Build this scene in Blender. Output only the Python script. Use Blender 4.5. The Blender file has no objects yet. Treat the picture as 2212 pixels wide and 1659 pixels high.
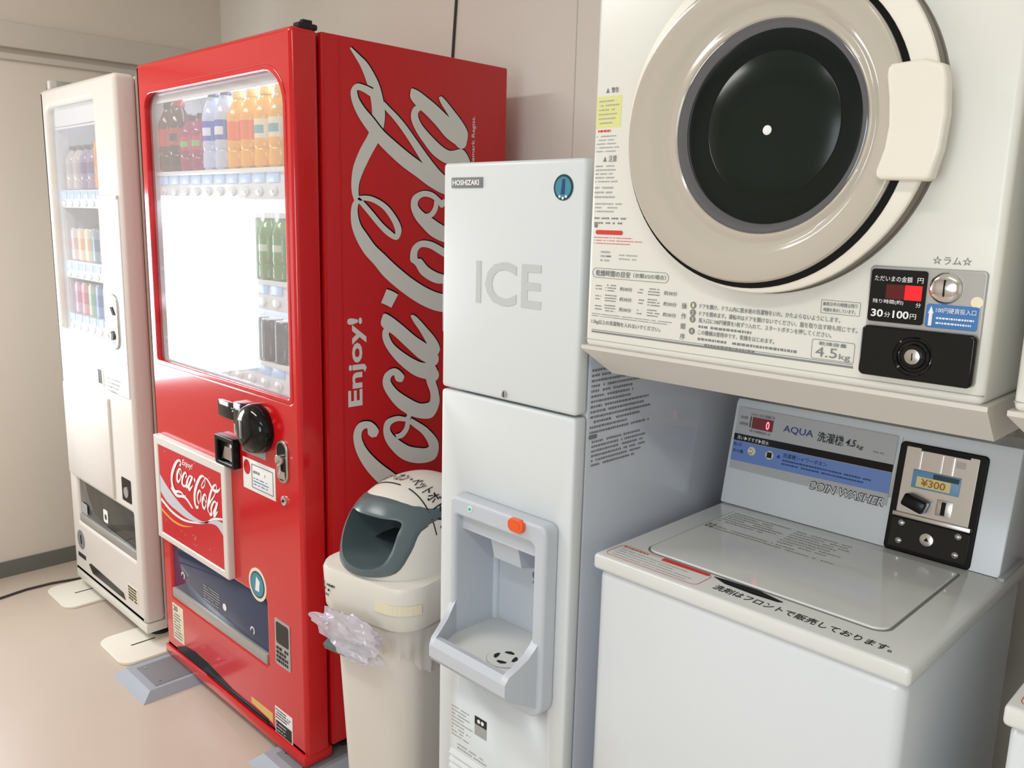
import bpy, bmesh, math, random
from mathutils import Matrix, Vector, noise
random.seed(7)
SC = bpy.context.scene
COL = SC.collection
PI = math.pi

# ---------------------------------------------------------------- camera
def aim(yaw, pitch, roll):
    f = Vector((-math.sin(yaw)*math.cos(pitch), math.cos(yaw)*math.cos(pitch), -math.sin(pitch)))
    r = Vector((math.cos(yaw), math.sin(yaw), 0.0))
    d = f.cross(r)
    c, s = math.cos(roll), math.sin(roll)
    r2, d2 = c*r + s*d, -s*r + c*d
    return Matrix((r2, -d2, -f)).transposed()
cam_data = bpy.data.cameras.new('camera')
cam = bpy.data.objects.new('camera', cam_data)
COL.objects.link(cam)
cam_data.sensor_width = 36.0
cam_data.lens = 1848.96/2212*36.0
cam_data.clip_start = 0.02
m = aim(0.7773, 0.1904, -0.0250).to_4x4()
m.translation = (0.0, 0.0, 1.4276)
cam.matrix_world = m
SC.camera = cam

# ---------------------------------------------------------------- world, lights, exposure
SC.view_settings.view_transform = 'Standard'
SC.view_settings.look = 'None'
SC.view_settings.gamma = 1.0
SC.view_settings.use_curve_mapping = False
SC.view_settings.exposure = 0.09
world = bpy.data.worlds.new('world')
SC.world = world
world.use_nodes = True
world.node_tree.nodes['Background'].inputs[0].default_value = (0.75, 0.86, 1.0, 1)
world.node_tree.nodes['Background'].inputs[1].default_value = 1.5

def area_light(name, loc, direction, sx, sy, power, col):
    d = bpy.data.lights.new(name, 'AREA')
    d.shape = 'RECTANGLE'; d.size = sx; d.size_y = sy; d.energy = power; d.color = col
    o = bpy.data.objects.new(name, d); COL.objects.link(o)
    o.location = loc
    o.rotation_euler = Vector(direction).to_track_quat('-Z', 'Y').to_euler()
    return o
area_light('daylight_window', (-3.64, 0.445, 1.10), (1, 0, 0), 0.62, 0.79, 17.0, (0.88, 0.94, 1.0))
area_light('ceiling_tube_light', (-2.45, -0.05, 2.50), (0, 0, -1), 1.2, 0.22, 21.0, (1.0, 0.985, 0.955))
area_light('ceiling_tube_light', (0.05, -0.55, 2.50), (0, 0, -1), 1.2, 0.22, 13.5, (1.0, 0.995, 0.96))
area_light('daylight_window', (0.25, -1.83, 1.35), (0, 1, 0), 1.18, 1.08, 23.0, (0.86, 0.94, 1.0))  # light of the added window behind the camera, reaching the washer console

# ---------------------------------------------------------------- materials
def lin(c):
    return tuple(((v/255)/12.92 if v/255 <= 0.04045 else ((v/255+0.055)/1.055)**2.4) for v in c) + (1.0,)
def mat(name, rgb, rough=0.5, metal=0.0, coat=0.0, var=0.0, vscale=6.0, bump=0.0, bscale=60.0, emit=None, estr=0.0, spec=0.5):
    m = bpy.data.materials.new(name); m.use_nodes = True
    nt = m.node_tree; b = nt.nodes['Principled BSDF']
    b.inputs['Base Color'].default_value = lin(rgb)
    b.inputs['Roughness'].default_value = rough
    b.inputs['Metallic'].default_value = metal
    b.inputs['Coat Weight'].default_value = coat
    b.inputs['Coat Roughness'].default_value = 0.08
    b.inputs['Specular IOR Level'].default_value = spec
    if emit:
        b.inputs['Emission Color'].default_value = lin(emit); b.inputs['Emission Strength'].default_value = estr
    if var or bump:
        tc = nt.nodes.new('ShaderNodeTexCoord')
    if var:
        n = nt.nodes.new('ShaderNodeTexNoise'); n.inputs['Scale'].default_value = vscale; n.inputs['Detail'].default_value = 4
        nt.links.new(tc.outputs['Object'], n.inputs['Vector'])
        mx = nt.nodes.new('ShaderNodeMix'); mx.data_type = 'RGBA'
        c = lin(rgb)
        mx.inputs['A'].default_value = tuple(v*(1-var) for v in c[:3])+(1,)
        mx.inputs['B'].default_value = tuple(min(1, v*(1+var)) for v in c[:3])+(1,)
        nt.links.new(n.outputs['Fac'], mx.inputs['Factor']); nt.links.new(mx.outputs['Result'], b.inputs['Base Color'])
    if bump:
        n2 = nt.nodes.new('ShaderNodeTexNoise'); n2.inputs['Scale'].default_value = bscale; n2.inputs['Detail'].default_value = 3
        nt.links.new(tc.outputs['Object'], n2.inputs['Vector'])
        bp = nt.nodes.new('ShaderNodeBump'); bp.inputs['Strength'].default_value = bump; bp.inputs['Distance'].default_value = 0.002
        nt.links.new(n2.outputs['Fac'], bp.inputs['Height']); nt.links.new(bp.outputs['Normal'], b.inputs['Normal'])
    return m
def clear(name, tint=(255, 255, 255), ior=1.45, rough=0.0, body=0.0, body_rgb=(255, 255, 255)):
    """clear or tinted sheet: Fresnel mix of see-through and mirror, plus a share of plain colour"""
    m = bpy.data.materials.new(name); m.use_nodes = True
    nt = m.node_tree; nt.nodes.clear()
    out = nt.nodes.new('ShaderNodeOutputMaterial')
    tr = nt.nodes.new('ShaderNodeBsdfTransparent'); tr.inputs[0].default_value = lin(tint)
    gl = nt.nodes.new('ShaderNodeBsdfGlossy'); gl.inputs['Roughness'].default_value = rough
    fr = nt.nodes.new('ShaderNodeFresnel'); fr.inputs[0].default_value = ior
    ge = nt.nodes.new('ShaderNodeNewGeometry')          # the far face of a thin sheet reflects like the near one
    mr = nt.nodes.new('ShaderNodeMapRange'); mr.inputs['To Min'].default_value = ior; mr.inputs['To Max'].default_value = 1/ior
    nt.links.new(ge.outputs['Backfacing'], mr.inputs['Value']); nt.links.new(mr.outputs[0], fr.inputs['IOR'])
    base = tr
    if body:
        df = nt.nodes.new('ShaderNodeBsdfDiffuse'); df.inputs[0].default_value = lin(body_rgb)
        mb = nt.nodes.new('ShaderNodeMixShader'); mb.inputs[0].default_value = body
        nt.links.new(tr.outputs[0], mb.inputs[1]); nt.links.new(df.outputs[0], mb.inputs[2]); base = mb
    mx = nt.nodes.new('ShaderNodeMixShader')
    nt.links.new(fr.outputs[0], mx.inputs[0]); nt.links.new(base.outputs[0], mx.inputs[1]); nt.links.new(gl.outputs[0], mx.inputs[2])
    nt.links.new(mx.outputs[0], out.inputs[0])
    return m

M = dict(
    wall=mat('wall_panel', (234, 229, 219), 0.75, var=0.02, vscale=1.5),
    left=mat('left_wall_shaded_panel', (222, 211, 199), 0.75, var=0.03, vscale=1.5),  # wall tone made browner and darker, weaker light put into the colour
    ceil=mat('ceiling_board', (236, 233, 226), 0.9),
    floor=mat('vinyl_floor', (200, 185, 170), 0.35, var=0.05, vscale=3.5, bump=0.05, bscale=9),
    base=mat('grey_vinyl_base', (110, 110, 104), 0.6),
    trim=mat('painted_trim', (210, 202, 192), 0.6),
    red=mat('red_enamel', (206, 16, 24), 0.16, coat=0.3),
    redside=mat('red_side_sheet', (198, 20, 28), 0.42),
    redpost=mat('red_poster', (205, 22, 38), 0.3),
    white=mat('white_enamel', (226, 220, 212), 0.38),
    gloss=mat('glossy_white_panel', (240, 242, 244), 0.12),
    cream=mat('cream_enamel', (230, 229, 220), 0.3),
    cream2=mat('cream_plastic', (236, 230, 216), 0.35),
    washer=mat('washer_enamel', (222, 227, 230), 0.25),
    lid=mat('lid_enamel', (224, 226, 223), 0.10),
    pan=mat('pan_cream_grey', (218, 213, 205), 0.4),
    ice=mat('ice_cabinet_white', (222, 227, 228), 0.35),
    iceside=mat('ice_side_steel', (198, 204, 214), 0.4, coat=0.8),
    disp=mat('dispenser_plastic', (198, 204, 212), 0.35),
    tray=mat('tray_plastic', (226, 228, 224), 0.3),
    black=mat('black_plastic', (3, 7, 9), 0.25, spec=0.25),
    blackg=mat('gloss_black', (3, 6, 8), 0.08, spec=0.4),
    rubber=mat('dark_rubber', (24, 26, 26), 0.7),
    ink=mat('black_ink', (30, 32, 34), 0.6),
    gink=mat('grey_ink', (128, 130, 130), 0.7),
    pink=mat('pale_ink', (168, 168, 164), 0.7),
    redink=mat('red_ink', (214, 60, 48), 0.6),
    iceink=mat('ice_letter_grey', (196, 201, 200), 0.5),
    logo=mat('logo_silver_white', (222, 222, 216), 0.4),
    paper=mat('white_paper', (240, 240, 238), 0.6),
    steel=mat('brushed_steel', (196, 192, 188), 0.28, metal=1.0),
    chrome=mat('chrome', (225, 225, 225), 0.1, metal=1.0),
    panelgrey=mat('silver_panel', (180, 178, 174), 0.35, metal=0.4),
    washgrey=mat('washer_panel_grey', (186, 187, 188), 0.4),
    blue=mat('panel_blue', (112, 142, 206), 0.4),
    navy=mat('navy_ink', (28, 58, 116), 0.5),
    labelblue=mat('label_blue', (62, 118, 180), 0.45),
    priceblue=mat('price_blue', (108, 158, 196), 0.4),
    yellow=mat('price_yellow', (240, 220, 150), 0.5),
    brown=mat('price_brown', (170, 110, 40), 0.5),
    led=mat('red_led', (120, 5, 10), 0.4, emit=(255, 10, 20), estr=1.6),
    leddim=mat('dim_led_window', (46, 4, 8), 0.3, emit=(150, 0, 10), estr=0.22),
    ledtext=mat('led_digit', (255, 60, 80), 0.4, emit=(255, 90, 110), estr=4.0),
    ring=mat('door_ring_beige', (190, 182, 168), 0.14, coat=0.5),
    ringedge=mat('door_side_shade_brown', (112, 102, 90), 0.4),  # door's side wall, shade of the gap painted in as brown
    drum=mat('dark_door_glass', (14, 22, 20), 0.15, spec=0.25),
    drum2=mat('dark_green_glass', (18, 29, 23), 0.2, spec=0.25),
    ringglass=mat('grey_lens_edge', (88, 88, 92), 0.1, coat=0.6),
    orange=mat('orange_button', (240, 96, 40), 0.3),
    teal=mat('teal_emblem', (64, 140, 160), 0.4),
    tealdark=mat('dark_teal_ring', (22, 60, 74), 0.4),
    green=mat('green_led', (20, 130, 100), 0.3, emit=(20, 160, 120), estr=0.6),
    binbody=mat('bin_plastic', (224, 219, 210), 0.45, var=0.03),
    binlid=mat('bin_lid_plastic', (230, 227, 217), 0.35),
    bingrey=mat('bin_hatch_grey', (92, 106, 110), 0.3),
    bindark=mat('bin_inside_dark', (44, 58, 58), 0.5),
    stickeryel=mat('pale_yellow_sticker', (236, 228, 200), 0.5),
    yellowband=mat('yellow_notice', (226, 226, 150), 0.6),
    tape=mat('tan_tape', (226, 190, 110), 0.5),
    tagblue=mat('price_tag_blue', (170, 196, 226), 0.3, emit=(150, 185, 230), estr=0.25),
    shelf=mat('white_shelf_plastic', (238, 240, 244), 0.2),
    inner=mat('display_liner', (226, 230, 234), 0.5),
    tube=mat('lit_tube', (255, 255, 255), 0.4, emit=(240, 246, 255), estr=9.0),
    tubew=mat('dim_lit_tube', (255, 255, 255), 0.4, emit=(240, 240, 250), estr=3.5),
    plate=mat('cream_floor_plate', (240, 235, 220), 0.4),
    greyplate=mat('grey_floor_plate', (160, 168, 178), 0.45),
    greypad=mat('grey_rubber_pad', (124, 124, 128), 0.6),
    cable=mat('dark_cable', (58, 50, 46), 0.6),
    window=mat('window_aluminium', (190, 190, 188), 0.4, metal=0.6),
    wavegrey=mat('poster_wave_silver', (206, 208, 216), 0.35),
    amber=mat('poster_amber', (238, 170, 70), 0.4),
)
GLASS = clear('clear_pane', ior=1.42)
GLASSR = clear('glare_haze_showcase_pane', ior=1.42, body=0.11)  # white body share imitates glare haze over the pane
GLASSW = clear('glare_haze_pane', ior=1.42, body=0.09)  # same glare haze mixed into the pane's colour, a little weaker
FLAP = clear('smoked_flap', tint=(150, 165, 190), ior=1.5, body=0.42, body_rgb=(88, 104, 142))
FLAPW = clear('clear_flap', tint=(215, 215, 212), ior=1.45, body=0.12, body_rgb=(120, 120, 116))
FILM = clear('thin_plastic_film', ior=1.35, rough=0.15, body=0.34, body_rgb=(226, 222, 218))
FILM2 = clear('crumpled_plastic', ior=1.5, rough=0.12, body=0.42, body_rgb=(226, 222, 234))

# ---------------------------------------------------------------- frames and mesh builder
def front(y):  return lambda u, v, w: (u, y-w, v)
def side(x):   return lambda u, v, w: (x+w, u, v)
def sideup(x): return lambda u, v, w: (x+w, -v, u)
def top(z):    return lambda u, v, w: (u, v, z+w)
def ident(u, v, w): return (u, v, w)
PSL = math.atan2(0.035, 0.202)
def slope(u, v, w):
    return (u, 1.515 + v*math.sin(PSL) - w*math.cos(PSL), 0.868 + v*math.cos(PSL) + w*math.sin(PSL))

class MB:
    def __init__(self): self.v = []; self.f = []; self.mi = []
    def add(self, vs, fs, fr=ident, mi=0):
        o = len(self.v)
        self.v += [fr(*p) for p in vs]
        for f in fs: self.f.append([o+i for i in f]); self.mi.append(mi)
        return self
    def box(self, x0, x1, y0, y1, z0, z1, bev=0.0, seg=2, mi=0, fr=ident):
        if bev <= 0:
            vs = [(x, y, z) for x in (x0, x1) for y in (y0, y1) for z in (z0, z1)]
            return self.add(vs, [(0,1,3,2),(4,6,7,5),(0,4,5,1),(2,3,7,6),(0,2,6,4),(1,5,7,3)], fr, mi)
        bm = bmesh.new(); bmesh.ops.create_cube(bm, size=1)
        for v in bm.verts:
            v.co = ((x0+x1)/2+v.co.x*(x1-x0), (y0+y1)/2+v.co.y*(y1-y0), (z0+z1)/2+v.co.z*(z1-z0))
        bmesh.ops.bevel(bm, geom=bm.edges[:], offset=bev, segments=seg, profile=0.5, affect='EDGES')
        return self.addbm(bm, fr, mi)
    def addbm(self, bm, fr=ident, mi=0):
        bm.verts.index_update()
        self.add([tuple(v.co) for v in bm.verts], [[v.index for v in f.verts] for f in bm.faces], fr, mi)
        bm.free(); return self
    def prism(self, pts, w0, w1, fr=ident, mi=0):
        n = len(pts)
        vs = [(p[0], p[1], w0) for p in pts] + [(p[0], p[1], w1) for p in pts]
        fs = [list(range(n))[::-1], list(range(n, 2*n))] + [(i, (i+1) % n, n+(i+1) % n, n+i) for i in range(n)]
        return self.add(vs, fs, fr, mi)
    def shape(self, polys, w0, w1, fr=ident, bev=0.0, mi=0, res=2):
        """filled outline with holes (even-odd), with an optional bevel"""
        cu = bpy.data.curves.new('s', 'CURVE'); cu.dimensions = '2D'; cu.fill_mode = 'BOTH'
        for p in polys:
            sp = cu.splines.new('POLY'); sp.points.add(len(p)-1); sp.use_cyclic_u = True
            for i, q in enumerate(p): sp.points[i].co = (q[0], q[1], 0, 1)
        cu.extrude = (w1-w0)/2-bev; cu.bevel_depth = bev; cu.bevel_resolution = res; cu.offset = -bev
        return self._curve(cu, fr, (w0+w1)/2, mi)
    def _curve(self, cu, fr, wc, mi, fit=None):
        o = bpy.data.objects.new('tmp', cu); COL.objects.link(o)
        dg = bpy.context.evaluated_depsgraph_get(); e = o.evaluated_get(dg); me = e.to_mesh()
        vs = [tuple(v.co) for v in me.vertices]; fs = [list(p.vertices) for p in me.polygons]
        e.to_mesh_clear(); bpy.data.objects.remove(o); bpy.data.curves.remove(cu)
        if fit and vs:
            x0, x1, y0, y1 = min(v[0] for v in vs), max(v[0] for v in vs), min(v[1] for v in vs), max(v[1] for v in vs)
            a, b, c, d = fit
            vs = [(a+(v[0]-x0)/max(x1-x0, 1e-6)*(b-a), c+(v[1]-y0)/max(y1-y0, 1e-6)*(d-c), v[2]) for v in vs]
        return self.add([(v[0], v[1], v[2]+wc) for v in vs], fs, fr, mi)
    def text(self, s, u0, u1, v0, v1, fr, mi=0, w=0.0006, bold=0.0, shear=0.0, res=3):
        cu = bpy.data.curves.new('t', 'FONT'); cu.body = s; cu.extrude = 0.0002; cu.offset = bold; cu.shear = shear; cu.resolution_u = res
        return self._curve(cu, fr, w, mi, (u0, u1, v0, v1))
    def lathe(self, prof, n=32, fr=ident, mi=0, c=(0, 0), ang=2*PI, a0=0.0, cap=True):
        """prof: (radius, height); axis along w of the frame"""
        k = len(prof); vs = []; fs = []
        full = ang > 2*PI-1e-6
        m_ = n if full else n+1
        for i in range(m_):
            a = a0+ang*i/n
            for r, h in prof: vs.append((c[0]+r*math.cos(a), c[1]+r*math.sin(a), h))
        for i in range(n):
            j = (i+1) % m_
            for q in range(k-1):
                fs.append((i*k+q, j*k+q, j*k+q+1, i*k+q+1))
        if cap and full:
            if prof[0][0] > 1e-6: fs.append([i*k for i in range(n)][::-1])
            if prof[-1][0] > 1e-6: fs.append([i*k+k-1 for i in range(n)])
        return self.add(vs, fs, fr, mi)
    def cyl(self, cu, cv, r, w0, w1, fr=ident, mi=0, n=32, bev=0.0, sx=1.0):
        pr = [(r, w0), (r, w1)] if not bev else [(r, w0), (r, w1-bev), (r-bev*0.3, w1-bev*0.3), (r-bev, w1)]
        f2 = (lambda u, v, w: fr(cu+(u-cu)*sx, v, w)) if sx != 1.0 else fr
        return self.lathe(pr, n, f2, mi, (cu, cv))
    def tube(self, pts, r, n=8, mi=0):
        P = [Vector(p) for p in pts]; vs = []; fs = []
        for i, p in enumerate(P):
            t = (P[min(i+1, len(P)-1)]-P[max(i-1, 0)]).normalized()
            a = Vector((0, 0, 1)) if abs(t.z) < 0.9 else Vector((1, 0, 0))
            s1 = t.cross(a).normalized(); s2 = t.cross(s1)
            for k in range(n):
                q = p+s1*r*math.cos(2*PI*k/n)+s2*r*math.sin(2*PI*k/n); vs.append(tuple(q))
        for i in range(len(P)-1):
            for k in range(n): fs.append((i*n+k, i*n+(k+1) % n, (i+1)*n+(k+1) % n, (i+1)*n+k))
        fs += [list(range(n)), list(range((len(P)-1)*n, len(P)*n))]
        return self.add(vs, fs, ident, mi)
    def lines(self, u0, u1, v0, v1, n, fr, mi=0, seed=1, fill=0.48, gap=0.12, ragged=0.35, w=0.0004, vert=False):
        """rows of small print too fine to read"""
        rg = random.Random(seed); h = (v1-v0)/n; cw = h*fill
        for i in range(n):
            v = v1-(i+0.5)*h
            end = u1-(u1-u0)*ragged*rg.random(); u = u0
            while u < end:
                L = cw*rg.uniform(0.5, 1.6)
                if rg.random() > gap:
                    a, b = u, min(u+L, end)
                    self.add([(a, v-cw/2*rg.uniform(.6, 1), w), (b, v-cw/2, w), (b, v+cw/2, w), (a, v+cw/2*rg.uniform(.6, 1), w)], [(0, 1, 2, 3)], fr, mi)
                u += L+cw*0.35
        return self
    def ribbon(self, rows, fr, w, mi=0, th=0.0003, fat=0.0, du=0.0, dv=0.0, sub=6):
        """band between two edge polylines, smoothed"""
        n = len(rows)
        def cr(k):
            out = []
            for i in range(n-1):
                p0, p1, p2, p3 = (rows[max(i-1, 0)], rows[i], rows[i+1], rows[min(i+2, n-1)])
                for s in range(sub):
                    t = s/sub
                    out.append([0.5*((2*p1[q])+(-p0[q]+p2[q])*t+(2*p0[q]-5*p1[q]+4*p2[q]-p3[q])*t*t+(-p0[q]+3*p1[q]-3*p2[q]+p3[q])*t**3) for q in k])
            out.append([rows[-1][q] for q in k]); return out
        A, B = cr((0, 1)), cr((2, 3))
        vs = []; fs = []
        for a, b in zip(A, B):
            d = math.hypot(a[0]-b[0], a[1]-b[1]) or 1e-6
            e = fat/d
            a2 = (a[0]+(a[0]-b[0])*e+du, a[1]+(a[1]-b[1])*e+dv); b2 = (b[0]+(b[0]-a[0])*e+du, b[1]+(b[1]-a[1])*e+dv)
            vs += [(a2[0], a2[1], w), (b2[0], b2[1], w), (a2[0], a2[1], w+th), (b2[0], b2[1], w+th)]
        for i in range(len(A)-1):
            o = 4*i
            fs += [(o+2, o+3, o+7, o+6), (o, o+2, o+6, o+4), (o+1, o+5, o+7, o+3)]
        return self.add(vs, fs, fr, mi)
    def build(self, name, mats, parent=None, label=None, smooth=35, origin=None):
        me = bpy.data.meshes.new(name)
        o = bpy.data.objects.new(name, me); COL.objects.link(o)
        if parent is not None:
            r = parent
            org = Vector((0, 0, 0))
            while r is not None: org += r.location; r = r.parent
            o.parent = parent; loc = org
        else:
            loc = Vector(origin) if origin else Vector((0, 0, 0)); o.location = loc
        me.from_pydata([(v[0]-loc.x, v[1]-loc.y, v[2]-loc.z) for v in self.v], [], self.f)
        ms = mats if isinstance(mats, (list, tuple)) else [mats]
        for k in ms: me.materials.append(M[k] if isinstance(k, str) else k)
        for p, i in zip(me.polygons, self.mi): p.material_index = i
        bm = bmesh.new(); bm.from_mesh(me); bmesh.ops.recalc_face_normals(bm, faces=bm.faces[:]); bm.to_mesh(me); bm.free()
        if smooth:
            me.shade_smooth(); me.set_sharp_from_angle(angle=math.radians(smooth))
        if label: o['label'] = label
        return o

def tag(o, label, cat, group=None):
    o['label'] = label; o['category'] = cat
    if group: o['group'] = group
    return o
def thing(name, loc, label, cat, group=None):
    o = bpy.data.objects.new(name, None); COL.objects.link(o)
    o.empty_display_size = 0.05; o.location = loc
    return tag(o, label, cat, group)
def struct(name, b, mats, **k):
    o = b.build(name, mats, **k); o['kind'] = 'structure'; return o
def rrect(x0, x1, z0, z1, r, n=6):
    rs = r if isinstance(r, (list, tuple)) else (r,)*4      # tl, tr, br, bl
    out = []
    for (cx, cz, sx, sz, a0, rr) in ((x1, z1, -1, -1, 0, rs[1]), (x0, z1, 1, -1, 90, rs[0]), (x0, z0, 1, 1, 180, rs[3]), (x1, z0, -1, 1, 270, rs[2])):
        if rr <= 0: out.append((cx, cz)); continue
        for i in range(n+1):
            a = math.radians(a0+90*i/n)
            out.append((cx+sx*rr+rr*math.cos(a), cz+sz*rr+rr*math.sin(a)))
    return out
def circ(cx, cz, r, n=48, sx=1.0):
    return [(cx+sx*r*math.cos(2*PI*i/n), cz+r*math.sin(2*PI*i/n)) for i in range(n)]
def cut(o, cutter):
    """take the cutter's solid out of object o and keep the result as o's mesh"""
    c = cutter.build('cutter', o.data.materials[0], smooth=0)
    md = o.modifiers.new('cut', 'BOOLEAN'); md.operation = 'DIFFERENCE'; md.solver = 'EXACT'; md.object = c
    dg = bpy.context.evaluated_depsgraph_get()
    me = bpy.data.meshes.new_from_object(o.evaluated_get(dg))
    o.modifiers.clear(); old = o.data; o.data = me; bpy.data.meshes.remove(old)
    bpy.data.objects.remove(c)
def copy_tree(o, parent=None):
    c = o.copy(); COL.objects.link(c)
    if parent is not None: c.parent = parent
    for ch in list(o.children): copy_tree(ch, c)
    return c

# ================================================================ room
XL, XR, YB, YF, ZC = -3.61, 2.2, 1.852, -1.8, 2.6
struct('floor', MB().box(XL, XR, YF, YB, -0.1, 0), 'floor')
struct('ceiling', MB().box(XL, XR, YF, YB, ZC, ZC+0.1), 'ceil')
struct('wall_back', MB().box(XL-0.1, XR+0.1, YB, YB+0.1, -0.1, ZC+0.1), 'wall')
struct('wall_front', MB().shape([[(XL-0.1, -0.1), (XR+0.1, -0.1), (XR+0.1, ZC+0.1), (XL-0.1, ZC+0.1)], rrect(-0.35, 0.85, 0.80, 1.90, 0)], 0.0, 0.1, front(YF)), 'wall', smooth=0)
struct('wall_right', MB().box(XR, XR+0.1, YF, YB, -0.1, ZC+0.1), 'wall')
WY0, WY1, WZ0, WZ1 = 0.135, 0.755, 0.70, 1.50
struct('wall_left', MB().shape([[(YF, -0.1), (YB, -0.1), (YB, ZC+0.1), (YF, ZC+0.1)],
       [(WY0, WZ0), (WY1, WZ0), (WY1, WZ1), (WY0, WZ1)]], -0.1, 0.0, side(XL)), 'left', smooth=0)
wf = struct('window_1', MB().shape([rrect(WY0, WY1, WZ0, WZ1, 0), rrect(WY0+0.012, WY1-0.012, WZ0+0.012, WZ1-0.012, 0)], -0.095, -0.015, side(XL)), 'window', smooth=0)
pn = MB().box(XL-0.075, XL-0.070, WY0+0.012, WY1-0.012, WZ0+0.012, WZ1-0.012).build('window_pane', GLASS, wf)
wf2 = struct('added_window', MB().shape([rrect(-0.35, 0.85, 0.80, 1.90, 0), rrect(-0.338, 0.838, 0.812, 1.888, 0)], 0.015, 0.095, front(YF)), 'window', smooth=0)  # unseen window, added to bring frontal light in under the dryer
MB().box(-0.338, 0.838, YF-0.075, YF-0.070, 0.812, 1.888).build('window_pane', GLASS, wf2)
struct('baseboard_left', MB().box(XL, XL+0.008, YF, YB, 0, 0.063), 'base')
struct('baseboard_back', MB().box(XL+0.008, XR, YB-0.008, YB, 0, 0.063), 'base')
struct('trim_1', MB().box(XL, XL+0.035, YF, YB, 1.990, 2.077, 0.004), 'trim')
struct('trim_2', MB().box(XL, XL+0.014, YF, YB, 1.950, 1.972, 0.002), 'trim')
struct('trim_3', MB().box(-1.612, -1.609, YB-0.0015, YB, 0.063, ZC), 'trim')
t = tag(MB().tube([(-2.118, YB-0.0045, 0.063), (-2.114, YB-0.0045, 1.90), (-2.098, YB-0.0045, 2.08), (-2.06, YB-0.0045, ZC)], 0.0042).build('cable', 'cable', origin=(-2.118, YB-0.0045, 0.063)),
    'thin dark cable running up the back wall behind the red machine', 'cable')
for x, y, s in ((-2.45, -0.05, 'over the vending machines'), (0.05, -0.55, 'over the washers')):
    r = thing('ceiling_lamp', (x, y, ZC), 'white fluorescent ceiling lamp '+s, 'ceiling lamp', 'ceiling lamps')
    MB().box(x-0.64, x+0.64, y-0.14, y+0.14, ZC-0.085, ZC, 0.006).build('housing', 'ceil', r)

# ================================================================ red vending machine
X0, X1 = -2.564, -1.738
red = thing('vending_machine', (-2.151, 1.385, 0), 'tall glossy red drinks vending machine with a silver script logo on its side', 'vending machine', 'vending machines')
# cabinet: five sheet-metal sides round the lit showcase
b = MB()
b.box(X0, X1, 1.130, 1.719, 0.06, 1.829, 0.004)
cab = b.build('cabinet', 'redside', red)
cut(cab, MB().box(-2.535, -1.768, 1.0, 1.235, 0.965, 1.770))
MB().box(X1-0.004, X1+0.0012, 1.1275, 1.135, 0.07, 1.825).build('side_trim', 'red', red)
MB().box(X1-0.002, X1+0.0010, 1.175, 1.179, 0.07, 1.825).build('side_trim', 'redside', red)
# door
win = rrect(-2.527, -1.772, 0.985, 1.753, (0.05, 0.085, 0.012, 0.012))
hole = rrect(-2.503, -1.924, 0.242, 0.424, 0.004)
outer = rrect(X0, X1, 0.058, 1.831, (0.004, 0.012, 0.004, 0.004))
door = MB().shape([outer, win, hole], -0.0695, 0.0, front(1.053), 0.011, res=4).build('door', 'red', red)
MB().shape([rrect(-2.535, -1.764, 0.977, 1.761, (0.056, 0.092, 0.016, 0.016)), rrect(-2.521, -1.778, 0.991, 1.746, (0.045, 0.08, 0.009, 0.009))], -0.012, 0.0015, front(1.053), 0.003).build('window_rim', 'red', door)
# showcase
b = MB()
b.box(-2.535, -2.527, 1.075, 1.232, 0.967, 1.768); b.box(-1.776, -1.768, 1.075, 1.232, 0.967, 1.768)
b.box(-2.527, -1.776, 1.224, 1.232, 0.967, 1.768); b.box(-2.527, -1.776, 1.085, 1.224, 0.967, 0.982); b.box(-2.527, -1.776, 1.085, 1.224, 1.752, 1.768)
case = b.build('showcase', 'inner', red)
MB().tube([(-2.47, 1.140, 1.741), (-1.83, 1.140, 1.741)], 0.007, 12).build('lamp_tube', 'tube', case)
MB().box(-2.526, -1.776, 1.0695, 1.0735, 0.987, 1.751).build('window_pane', GLASSR, door)
MB().shape([rrect(-2.526, -1.773, 0.986, 1.752, (0.05, 0.085, 0.012, 0.012)), rrect(-2.523, -1.776, 0.989, 1.749, (0.047, 0.082, 0.009, 0.009))], -0.075, -0.022, front(1.053)).box(-2.522, -1.777, 1.078, 1.081, 1.722, 1.749).build('window_lining', 'inner', case)
RX = [-2.487+0.0675*i for i in range(10)]
RROWS = [(1.460, 1.535), (1.190, 1.265), (0.985, 1.060)]
for zi, (z0, z1) in enumerate(RROWS):
    sh = MB().box(-2.527, -1.776, 1.078, 1.222, z1-0.012, z1, 0.001).box(-2.527, -1.776, 1.086, 1.094, z0, z1, 0.001).build('shelf', 'shelf', red)
    MB().tube([(-2.50, 1.110, z0+0.012), (-1.80, 1.110, z0+0.012)], 0.007, 10).build('lamp_tube', 'tube', sh)
    for i, x in enumerate(RX):
        MB().box(x-0.027, x+0.027, 1.0825, 1.0862, z0+0.040, z0+0.070, 0.0008).build('price_tag', 'tagblue', sh)
        MB().cyl(x, z0+0.020, 0.012, 0, 0.008, front(1.087), 0, 16, 0.003, 1.45).cyl(x+0.005, z0+0.018, 0.0045, 0.0075, 0.0085, front(1.087), 1, 10).build('select_button', ['shelf', 'panelgrey'], sh)
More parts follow.
